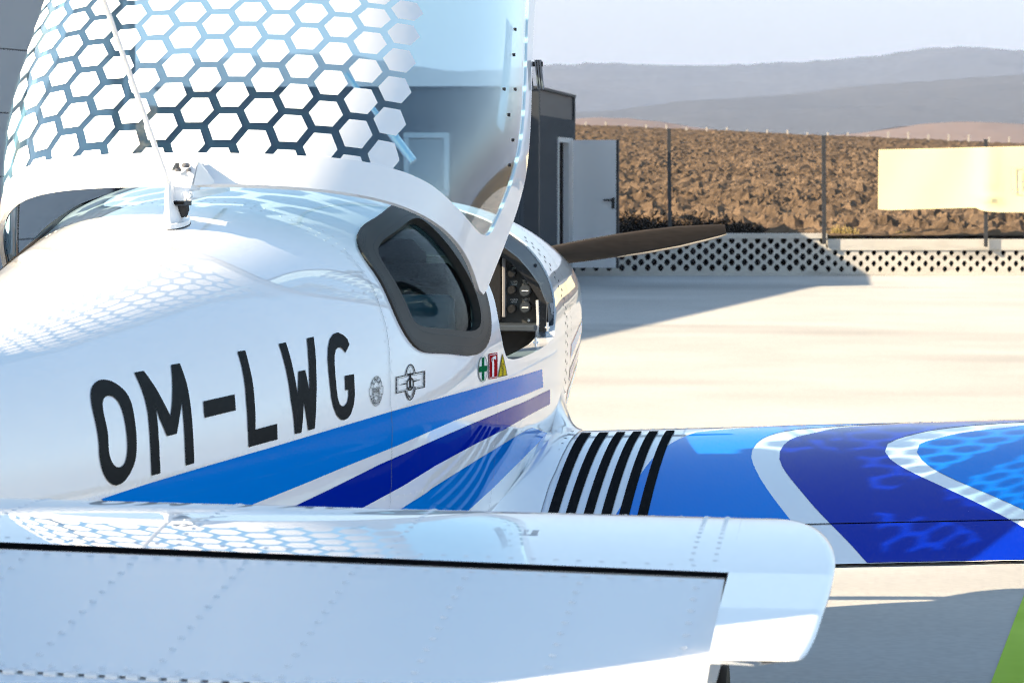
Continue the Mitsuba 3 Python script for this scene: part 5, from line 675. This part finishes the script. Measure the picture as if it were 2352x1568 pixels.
for i in range(-13, 1):
    for j2 in range(-14, 13, 2):
        j = j2/2 + (.5 if i % 2 else 0)
        if j > 6: continue
        k = .79 if i < 0 else .80
        v = [(i + a*k, j + b*k) for a, b in ((2/3, 0), (1/3, .5), (-1/3, .5), (-2/3, 0), (-1/3, -.5), (1/3, -.5))]
        v = dense(v, .25)
        hx = Polygon([(float(huu(q[1])), float(hph(np.clip(q[0], -13.6, 1)))) for q in v]).intersection(GLX)
        if hx.is_empty or hx.area < .004*.4 or hx.geom_type != 'Polygon': continue
        put(num(C + '__hexagon'), patch(hx, can, .045, 4, .0012), 'vinyl')
labels[C + '__hexagon'] = {'label': 'white hexagonal sun shade sticker'}
# hinge bracket
B_ = C + '__hinge_bracket'
add(B_, hull([(.034, 2.515, 1.430), (.084, 2.535, 1.468), (.079, 2.505, 1.425), (.070, 2.495, 1.397), (.046, 2.495, 1.397), (.034, 2.58, 1.43), (.084, 2.60, 1.467), (.075, 2.58, 1.402), (.048, 2.58, 1.402)]), 'white', smooth=False)
add(B_ + '__gusset', hull([(.086, 2.536 + d, 1.468) for d in (0, .006)] + [(.111, 2.575 + d, 1.427) for d in (0, .006)] + [(.081, 2.515 + d, 1.425) for d in (0, .006)]), 'white', smooth=False)
for x, z, r in ((.065, 1.461, .0042), (.051, 1.453, .0028), (.0715, 1.453, .0028)): add(num(B_ + '__bolt'), [cyl([x, 2.54, z], [x, 2.509, z], r, 14), cyl([x, 2.5095, z], [x, 2.5065, z], r*.55, 10)], 'trim', smooth=40)
add(B_ + '__notch', hull([(.042, 2.512, 1.4525), (.049, 2.514, 1.4660), (.0515, 2.512, 1.4525), (.042, 2.54, 1.4525), (.049, 2.54, 1.4660), (.0515, 2.54, 1.4525)]), 'clad', smooth=False)
add(B_ + '__clevis', bx([.044, 2.488, 1.389], [.072, 2.54, 1.398], .001), 'clad', smooth=False); add(B_ + '__slot', bx([.047, 2.486, 1.3915], [.069, 2.49, 1.3965]), 'gap', smooth=False)
add(B_ + '__bumper', tube([[.061, 2.51, 1.390], [.062, 2.51, 1.380], [.063, 2.51, 1.368]], [.0122, .0122, .007], 20), 'rubber')
add(B_ + '__arm', hull([(x, y, z) for x, y, z in ((.074, 2.498, 1.398), (.081, 2.498, 1.398), (.074, 2.498, 1.415), (.081, 2.498, 1.415), (.068, 2.85, 1.412), (.075, 2.85, 1.412), (.068, 2.85, 1.422), (.075, 2.85, 1.422))]), 'white', smooth=False)
add(B_ + '__arm_bolt', cyl([.0775, 2.505, 1.4065], [.0775, 2.486, 1.4065], .0056, 6), 'steel', smooth=False)
# lift links on the right rail and the stay
for x0, x1 in ((.551, .554), (.5565, .5595), (.5615, .5645), (.576, .579), (.581, .584), (.586, .589)):
    dx = .006 if x0 > .57 else .008
    add(num(C + '__lift_link'), hull([(x, 3.65 + a, 1.688) for x in (x0, x1) for a in (-.012, .012)] + [(x + dx, 3.65 + a, 1.624) for x in (x0, x1) for a in (-.009, .009)]), 'trim', smooth=False)
add(C + '__lift_bolt', cyl([.547, 3.65, 1.679], [.593, 3.65, 1.679], .0055, 12), 'black', smooth=40)
add(C + '__gas_stay', [tube([[.185, 3.51, 1.655], [.262, 3.50, 1.558]], .006, 12), tube([[.258, 3.50, 1.563], [.333, 3.49, 1.468]], .010, 12)], 'steel')
# inner rail fittings
_ur = np.linspace(.34, .66, 9); 
add(C + '__rail_strip', strip(can(_ur, 0*_ur + 18.0)*[.985, 1, 1], can(_ur, 0*_ur + 22.0)*[.985, 1, 1]), 'frame_white', smooth=60)
for u, v in ((.65, 18.4), (.57, 18.5), (.482, 16.3), (.44, 22.2), (.39, 18.5), (.35, 14.0), (.29, 12.5)): 
    q = can(u, v); add(num(C + '__rail_screw'), cyl(q*[.988, 1, 1], q*[1.004, 1, 1], .0035, 10), 'black', smooth=False)
# rod aerial on the rear deck
AN = A + '__antenna'
def ell_stack(rows, n=28):
    an = np.arange(n)*2*np.pi/n; v = np.concatenate([np.stack([cx + rx*np.cos(an), cy + ry*np.sin(an), np.full(n, z)], 1) for cx, cy, z, rx, ry in rows]); f = []
    for r in range(len(rows) - 1):
        for q in range(n): a, b = r*n + q, r*n + (q + 1) % n; f += [[a, b, b + n], [a, b + n, a + n]]
    k = len(v); v = np.vstack([v, [[rows[-1][0], rows[-1][1], rows[-1][2]]]]); f += [[(len(rows)-1)*n + q, (len(rows)-1)*n + (q + 1) % n, k] for q in range(n)]
    return trimesh.Trimesh(v, f, process=False)
def deckfit(m): v = m.vertices.copy(); v[:, 2] += .115*(v[:, 1] - 2.52)*np.clip((1.43 - v[:, 2])/.06, 0, 1); m.vertices = v; return m
add(AN, deckfit(ell_stack([(.047, 2.52, 1.3535, .0235, .062), (.047, 2.52, 1.3625, .0225, .060), (.046, 2.518, 1.3640, .0170, .050), (.045, 2.512, 1.375, .0150, .044), (.043, 2.506, 1.396, .0112, .031), (.041, 2.500, 1.416, .0078, .019), (.040, 2.497, 1.428, .0060, .010)])), 'white', smooth=50)
add(AN + '__flange', deckfit(ell_stack([(.047, 2.52, 1.340, .0240, .063), (.047, 2.52, 1.3545, .0240, .063)])), 'rubber', smooth=30)
b0_, b1_ = np.array([.040, 2.498, 1.424]), np.array([.020, 2.13, 1.735]); tt = np.linspace(0, 1.9, 24)
add(AN + '__rod', tube(b0_ + (b1_ - b0_)*tt[:, None], np.interp(tt, [0, .15, 1.9], [.0052, .0050, .0032]), 14), 'white')
add(AN + '__collar', tube([b0_ - (b1_ - b0_)*.012, b0_ + (b1_ - b0_)*.02], .0066, 16), 'white')
for dx, dy in ((.012, -.045), (-.012, .05), (.012, .05)): add(num(AN + '__screw'), cyl([.047 + dx, 2.52 + dy, 1.360 + .115*dy], [.047 + dx, 2.52 + dy, 1.3640 + .115*dy], .003, 12), 'steel', smooth=False)

# wings
def wing_side(sx):
    key = num(A + '__wing'); S = (lambda r, c: wing(r, c)*[sx, 1, 1]) if sx < 0 else wing; sg = -1*sx
    P = lambda poly, off, m, kk, wob=0: put(kk, patch(poly, S, .10, .02, off, sg, wob=wob, ev=2e-3), m)
    P(sbox(.45, -1, 4.2, 1), 0, 'white', key, .006)
    m = lambda r, c: S(np.array(r), np.array(c))
    cc = np.linspace(0, 1, 30); up, lo = m(np.full(30, 4.2), cc), m(np.full(30, 4.2), -cc - 1e-9); mid = (up + lo)/2
    bulge = mid + np.array([.06*sx, 0, 0])*np.sin(np.linspace(0, np.pi, 30))[:, None]**.5
    add(key + '__tip_cap', [strip(up, bulge), strip(bulge, lo)], 'white', smooth=60)
    e0 = dict(b0=[(1.2, .30), (1.06, .36), (.96, .41)], b1=[(1.5, .30), (1.35, .36), (1.24, .397)], b2=[(1.6, .30), (1.45, .36), (1.33, .395)], b3=[(2.0, .30), (1.85, .35), (1.7, .40)], b4=[(2.1, .30), (1.95, .37), (1.8, .42)])
    B0 = e0['b0'] + D['wc0'] + [(.745, .93), (.735, .999)]; B1 = e0['b1'] + D['wc1'][:-1] + [(1.218, .999)]; B2 = e0['b2'] + D['wc2'][:-1] + [(1.295, .999)]
    B3 = e0['b3'] + D['wc3'] + [(1.70, .999)]; B4 = e0['b4'] + D['wc4'] + [(1.80, .999)]
    for k, (l, r, mm) in enumerate(((B0, B1, 'blue_wing'), (B1, B2, 'vinyl'), (B2, B3, 'navy_wing'), (B4, [(3.5, .30), (3.3, .6), (3.45, .999)], 'blue_wing'))):
        if k == 1: continue
        P(Polygon(l + r[::-1]).buffer(0), .0010, mm, num(key + '__livery_band'), .006)
    P(sbox(.61, .9025, 2.6, .9047), .0018, 'gap', key + '__flap_gap')
    if sx > 0:
        for k, (a, b, c_, d) in enumerate(((.621, .646, .615, .637), (.665, .688, .653, .674), (.707, .728, .692, .713), (.746, .767, .730, .752), (.785, .807, .769, .791), (.825, .846, .809, .831))):
            P(Polygon([(a, .415), (b, .417), (d - .002, .93), (c_ - .002, .93)]), .0026, 'grip', num(key + '__walkway_strip'))
        labels[key + '__walkway_strip'] = {'label': 'black anti slip walkway strip'}
        P(Polygon([(1.616, .988), (1.66, .988), (1.66, .996), (1.616, .996)]), .0022, 'magenta', key + '__edge_mark')
    rows = []
    for c in (.845, .885, .915): r = np.arange(1.16 if c < .9 else 1.2, 4.1, .055); rows.append(on(S, r, np.full(len(r), c), sg, 2e-3))
    for r0 in (.868, 1.405, 1.68, 2.1, 2.5, 2.9): c = np.arange(.34, .98, .017); rows.append(on(S, np.full(len(c), r0), c, sg, 2e-3))
    r = np.arange(.7, 4.1, .028); rows.append(on(S, r, np.full(len(r), .315), sg, 2e-3))
    rivets(key + '__rivet', rows, 'navy' if False else 'white_dirty', .0026, .0008) if sx < 0 else None
    if sx > 0:
        Pn = np.vstack([q[0] for q in rows]); Nn = np.vstack([q[1] for q in rows])
        pr = Pn[:, 0]; cw = np.sqrt(0); 
        cpar = np.concatenate([np.full(len(np.arange(1.16 if c < .9 else 1.2, 4.1, .055)), c) for c in (.845, .885, .915)] + [np.arange(.34, .98, .017)]*6 + [np.full(len(r), .315)])
        pts = shapely.points(pr, cpar); code = np.zeros(len(pr), int)
        for poly, v in ((Polygon(B0 + B1[::-1]).buffer(0), 1), (Polygon(B2 + B3[::-1]).buffer(0), 2), (Polygon(B4 + [(3.45, .999), (3.3, .6), (3.5, .3)]).buffer(0), 1)): code[shapely.contains(poly, pts)] = v
        for v, mm in ((0, 'white'), (1, 'blue_wing'), (2, 'navy_wing')): rivets(num(key + '__rivet'), [(Pn[code == v], Nn[code == v])], mm, .0028, .0012)
    # root fairing
    tN = np.linspace(0, 1, 40); ys = np.linspace(4.80, 3.05, 40)
    cf_s = np.concatenate([[4.85, 4.68], fs]); cf_v = np.concatenate([[-13.2, -13.8], fv])
    fv_i = np.interp(ys, cf_s[::-1], cf_v[::-1]); Pf = fus(ys, fv_i + .5)
    cwr = np.array([.30, .433, .503, .573, .635, .695, .753, .808, .85, .93, .999]); wr = np.array([.614, .610, .606, .605, .603, .602, .598, .598, .598, .600, .602])
    cq = np.linspace(.17, .999, 40); Pw = wing(np.interp(cq, cwr, wr), cq) + np.array([0, 0, .002])
    Pc = np.stack([Pf[:, 0] + .012, .5*(Pf[:, 1] + Pw[:, 1]), Pw[:, 2] + .010], 1)
    w = np.linspace(0, 1, 16)[None, :, None]; Q = (1 - w)**2*Pf[:, None] + 2*w*(1 - w)*Pc[:, None] + w**2*Pw[:, None]
    Q = Q*[sx, 1, 1]; i, j = np.meshgrid(np.arange(39), np.arange(15), indexing='ij'); a = (i*16 + j).ravel(); f = np.vstack([np.stack([a, a + 1, a + 17], 1), np.stack([a, a + 17, a + 16], 1)])
    mm = trimesh.Trimesh(Q.reshape(-1, 3), f if sx > 0 else f[:, ::-1], process=False); add(key + '__root_fairing', mm, 'white', smooth=True)
    c = np.linspace(.40, .96, 13); pp = on(S, np.interp(c, cwr, wr) - .014, c, sg, 2e-3); rivets(key + '__fairing_screw', [(pp[0] + [0, 0, .004], pp[1])], 'black', .0052, .0016)
    c = np.linspace(.33, .98, 40); add(key + '__fairing_edge', strip(S(np.interp(c, cwr, wr) + .0, c) + [0, 0, .0022], S(np.interp(c, cwr, wr) + .0012, c) + [0, 0, .0022]), 'trim', smooth=60)
    return key
WR = wing_side(1); labels[WR] = {'label': 'right wing with blue, white and navy curves'}
WL = wing_side(-1); labels[WL] = {'label': 'far left wing'}

# tailplane and elevator
def elev(r, c):
    r, c = np.broadcast_arrays(np.asarray(r, float), np.asarray(c, float)); a = np.abs(c)
    y = t_hinge(r) - .007 - a*(.505 + .035*(r - .37)*0)
    nose = np.sqrt(np.clip(1 - (1 - np.clip(a/.012, 0, 1))**2, 0, 1))
    zt_, zb_ = 1.0590 - .004*r - .0125*(r - 1.13) - .055*a, 1.0535 - .004*r - .072 - .004*a + .05*(a**1.2)*0 - 0*a
    zb_ = zb_ + (.012 - .055*0)*a
    mid = 1.02
    top = mid + (zt_ - mid)*nose; bot = mid + (zb_ - mid)*nose
    return np.stack([r, y, np.where(c >= 0, top, np.minimum(bot, top - .004))], -1)
tip_out = np.array([(1.135, .716), (1.150, .713), (1.175, .700), (1.200, .663), (1.2175, .612), (1.230, .540), (1.238, .458), (1.241, .385), (1.239, .30), (1.2365, .22), (1.232, .12), (1.225, .0), (1.220, -.05), (1.216, -.08), (1.211, -.0915), (1.199, -.0945), (1.19, -.0945), (1.16, -.0945), (1.134, -.0945)])
def chaikin(p, n=2):
    for _ in range(n): p = np.vstack([p[:1], np.stack([.75*p[:-1] + .25*p[1:], .25*p[:-1] + .75*p[1:]], 1).reshape(-1, 2), p[-1:]])
    return p
tip_out = np.vstack([chaikin(tip_out[:-1], 3), tip_out[-1:]])
def tail_side(sx):
    key = num(A + '__tailplane'); mul = np.array([sx, 1, 1.]); sg = -sx
    S, E_ = (lambda r, c: tail(r, c)*mul), (lambda r, c: elev(r, c)*mul)
    put(key, patch(sbox(.02, -1, 1.1347, 1), S, .06, .035, 0, sg, wob=.0025, ev=4e-3), 'white')
    rr = np.linspace(.02, 1.1335, 8); add(key + '__rear_spar', strip(S(rr, 1.0 + 0*rr), S(rr, -1.0 + 0*rr)), 'gap', smooth=False)
    # tip fairing as a rounded pillow
    OUT = LineString(tip_out[12:]); TP = None
    smooth_out = Polygon(np.vstack([tip_out])).buffer(0)
    ca = np.linspace(0, 1, 60); pu, plw = tail(1.1335, ca), tail(1.1335, -ca - 1e-9)
    yy_ = np.concatenate([[-.10, -.09, .1], pu[::-1, 1]]); zu_ = np.concatenate([[1.0395, 1.040, 1.052], pu[::-1, 2]]); zd_ = np.concatenate([[.975, .975, .98], plw[::-1, 2]])
    zl = lambda r, y: .5*(np.interp(y, yy_, zu_) + np.interp(y, yy_, zd_)); hf = lambda y: .5*(np.interp(y, yy_, zu_) - np.interp(y, yy_, zd_))
    zt_of = lambda y: np.interp(y, yy_, zu_)
    RD, OUT2 = .011, OUT.offset_curve(.0022)
    def tip_top(r, y):
        r, y = np.broadcast_arrays(np.asarray(r, float), np.asarray(y, float)); d = np.clip(shapely.distance(shapely.points(r.ravel(), y.ravel()), OUT2).reshape(r.shape)/RD, 0, 1)
        return np.stack([r, y, zt_of(y) - .007*(1 - np.sqrt(np.clip(1 - (1 - d)**2, 0, 1)))], -1)*mul
    tk = key + '__tip_fairing'; per = dense(tip_out, .004); per = np.vstack([per, per[:1]])
    put(tk, patch(smooth_out, tip_top, .004, .005, 0, sx, ev=1e-3), 'white')
    g_ = np.gradient(per, axis=0); nn_ = np.stack([g_[:, 1], -g_[:, 0]], 1); nn_ /= np.linalg.norm(nn_, axis=1, keepdims=True) + 1e-9     # inward
    ins = np.where((per[:, 0] < 1.14) & (per[:, 1] > -.09), 0, 1)[:, None]
    top = tip_top(per[:, 0], per[:, 1])
    def row(dz, k): q = per + nn_*ins*k; return np.stack([q[:, 0]*sx, q[:, 1], top[:, 2] - dz*np.where(per[:, 1] > .5, .6, np.interp(per[:, 1], [-.095, .22], [.14, 1]))], 1)
    add(tk + '__side', [strip(top, row(.004, .0005)), strip(row(.004, .0005), row(.010, .004)), strip(row(.010, .004), row(.050, .040))], 'white', smooth=50)
    q = row(.050, .040); tri = shapely.constrained_delaunay_triangles(Polygon(q[:-1, :2]).buffer(0)); tv = np.array([np.asarray(t.exterior.coords)[:3] for t in tri.geoms]).reshape(-1, 2)
    zq = q[np.argmin(((tv[:, None] - q[None, :, :2])**2).sum(-1), axis=1), 2]
    add(tk + '__underside', trimesh.Trimesh(np.column_stack([tv, zq]), np.arange(len(tv)).reshape(-1, 3), process=False), 'white', smooth=False)
    rows = []
    r = np.arange(.04, 1.12, .0235); rows.append(on(S, r, np.full(len(r), .955), sg, 4e-3))
    for r0 in (1.118, 1.094, .78, .55, .32): c = np.arange(.10, .96, .062); rows.append(on(S, np.full(len(c), r0), c, sg, 4e-3))
    r = np.arange(.04, 1.12, .032); rows.append(on(S, r, np.full(len(r), .075), sg, 4e-3))
    rivets(key + '__rivet', rows, 'white', .0034, .0014)
    ek = num(A + '__elevator')
    put(ek, patch(sbox(.05, -1, 1.1312, .876), E_, .06, .035, 0, sg, wob=.0025, ev=4e-3), 'satin')
    rr = np.linspace(0, .876, 20); add(ek + '__end_rib', strip(E_(1.1312 + 0*rr, rr), E_(1.1312 + 0*rr, -rr - 1e-6)), 'white', smooth=30)
    put(ek + '__trailing_panel', patch(sbox(.815, .8763, 1.1312, 1), E_, .12, .035, 0, sg, ev=4e-3), 'satin')
    tb = ek + '__trim_tab'; put(tb, patch(sbox(.05, .899, .8125, 1), E_, .12, .035, 0, sg, ev=4e-3), 'satin')
    for k in range(40):
        a = .06 + k*.0188; cs = E_(np.array([a, a + .0095 if k % 2 else a + .0095]), np.array([.887, .887]))
        add(num(tb + '__hinge_knuckle'), cyl(cs[0] + [0, 0, -.0005], cs[0] + np.array([.0112*sx, 0, 0]) + (cs[1] - cs[0])*[0, 1, 1] + [0, 0, -.0005], .0042, 10), 'white' , smooth=40)
    add(tb + '__hinge_leaf', strip(E_(np.linspace(.05, .8125, 6), np.full(6, .875)) - [0, 0, .002], E_(np.linspace(.05, .8125, 6), np.full(6, .900)) - [0, 0, .002]), 'satin', smooth=False)
    add(num(ek + '__hinge'), hull([(x*sx, y, z) for x in (.735, .812) for y in (.292, .335) for z in (1.02, 1.0562)]), 'black', smooth=False)
    rows = []
    r = np.arange(.055, 1.12, .0235); rows += [on(E_, r, np.full(len(r), .06), sg, 4e-3), on(E_, r, np.full(len(r), .838), sg, 4e-3)]
    for k in range(9): r0 = 1.105 - .1155*k; c = np.arange(.115, .80, .073 if k else .085); rows.append(on(E_, np.full(len(c), r0), c, sg, 4e-3))
    rivets(ek + '__rivet', rows, 'white', .0042, .0024)
    return key, ek
TR, ER = tail_side(1); labels[TR] = {'label': 'right half of the glossy white tailplane'}; labels[ER] = {'label': 'right half of the white elevator'}
TL, EL = tail_side(-1); labels[TL] = {'label': 'far left half of the tailplane'}; labels[EL] = {'label': 'far left half of the elevator'}
def slab(pts, t):
    c = np.array(pts, float); m = c.mean(0); inn_ = m + (c - m)*.97
    return hull([(s*t*.25, y, z) for s in (-1, 1) for y, z in c] + [(s*t, y, z) for s in (-1, 1) for y, z in m + (c - m)*.72])
add(A + '__fin', slab([(.98, 1.17), (.34, 2.14), (.28, 2.18), (-.10, 2.20), (-.10, 1.10)], .045), 'white', smooth=30)
add(A + '__rudder', slab([(-.07, 2.20), (-.52, 2.15), (-.60, 1.6), (-.58, .95), (-.07, .93)], .026), 'navy', smooth=30)

# propeller
PR = A + '__propeller'; hub = np.array([0, 6.24, 1.12])
add(PR, trimesh.util.concatenate([ell_stack([(0, 0, 0, .15, .15), (0, 0, .06, .145, .145), (0, 0, .14, .115, .115), (0, 0, .21, .07, .07), (0, 0, .25, .02, .02)])]), 'white', smooth=50, to_world=T().translate([0, 6.20, 1.12]).rotate([1, 0, 0], -90))
def blade(angle, key):
    a = math.radians(angle); e1, e2, ey = np.array([math.cos(a), 0, math.sin(a)]), np.array([-math.sin(a), 0, math.cos(a)]), np.array([0, 1., 0])
    rr = np.array([.08, .16, .25, .35, .45, .55, .65, .75, .83, .875, .893]); ch = np.array([.05, .055, .066, .074, .078, .079, .077, .068, .051, .040, .033]); tw = np.radians([58, 50, 42, 35, 30, 26, 23, 21, 19, 18, 18]); th = np.array([.05, .045, .028, .02, .016, .013, .011, .009, .007, .005, .004])
    n = 14; t = np.arange(n)*2*np.pi/n; secs = []
    for r, c, b, h in zip(rr, ch, tw, th):
        cd = e2*math.cos(b) - ey*math.sin(b)*1.0; nd = e2*math.sin(b) + ey*math.cos(b)
        secs.append(hub + e1*r + (c/2*np.cos(t))[:, None]*cd + (h/2*np.sin(t))[:, None]*nd + e2*.004*math.sin(r*4))
    v = np.concatenate(secs); f = []
    for s_ in range(len(rr) - 1):
        for q in range(n): x, y = s_*n + q, s_*n + (q + 1) % n; f += [[x, y, y + n], [x, y + n, x + n]]
    k = len(v); v = np.vstack([v, secs[-1].mean(0)]); f += [[(len(rr)-1)*n + q, (len(rr)-1)*n + (q + 1) % n, k] for q in range(n)]
    m = trimesh.Trimesh(v, f, process=False); m.fix_normals(); add(key, m, 'blade', smooth=50)
    edge_p = []
    for r, c, b in zip(rr[5:], ch[5:], tw[5:]): cd = e2*math.cos(b) - ey*math.sin(b); edge_p.append(hub + e1*r - cd*(c/2 - .001) + e2*.004*math.sin(r*4))
    add(key + '__edge_guard', tube(edge_p, [.0028, .0042, .0042, .004, .0032, .002], 8), 'blade_edge')
blade(9.3, PR + '__blade'); blade(189.3, PR + '__blade_001')
labels[PR + '__blade'] = {'label': 'dark brown propeller blade'}
# landing gear
for x, y, r, w_ in ((.93, 3.75, .19, .13), (-.93, 3.75, .19, .13), (0, 5.72, .17, .11)):
    k = num(A + '__wheel'); m = trimesh.creation.revolve(np.array([(r*.45, -w_*.4), (r*.55, -w_*.5), (r*.9, -w_*.5), (r, -w_*.3), (r, w_*.3), (r*.9, w_*.5), (r*.55, w_*.5), (r*.45, w_*.4)]), sections=40)
    m.apply_transform(trimesh.transformations.rotation_matrix(math.pi/2, [0, 1, 0])); m.apply_translation([x, y, r]); add(k, m, 'rubber', smooth=40)
    add(k + '__hub', cyl([x - w_*.42, y, r], [x + w_*.42, y, r], r*.47, 24), 'frame_white', smooth=40)
    top_ = [x*.35, y - .05, .44] if x else [0, y - .15, .5]
    add(k + '__leg', tube([[x + (-.08 if x > 0 else .08 if x < 0 else .075), y, r], [(x*.75 if x else .075), y - .02, r + .06], top_], [.024, .028, .032], 12), 'white')
label(A, 'white two seat light aircraft with blue stripes, reading OM-LWG, its hexagon patterned canopy open', 'aircraft')

# ---- haze
scene['air'] = {'type': 'homogeneous', 'albedo': rgb(.41, .505, .71), 'sigma_t': 3.0e-4}
scene['haze'] = {'type': 'cube', 'to_world': T().translate([0, 1500, 75]).scale([5000, 5200, 90]), 'bsdf': {'type': 'null'}, 'interior': {'type': 'ref', 'id': 'air'}}
labels['haze'] = {'label': 'pale haze in the air toward the hills', 'category': 'haze', 'kind': 'stuff'}
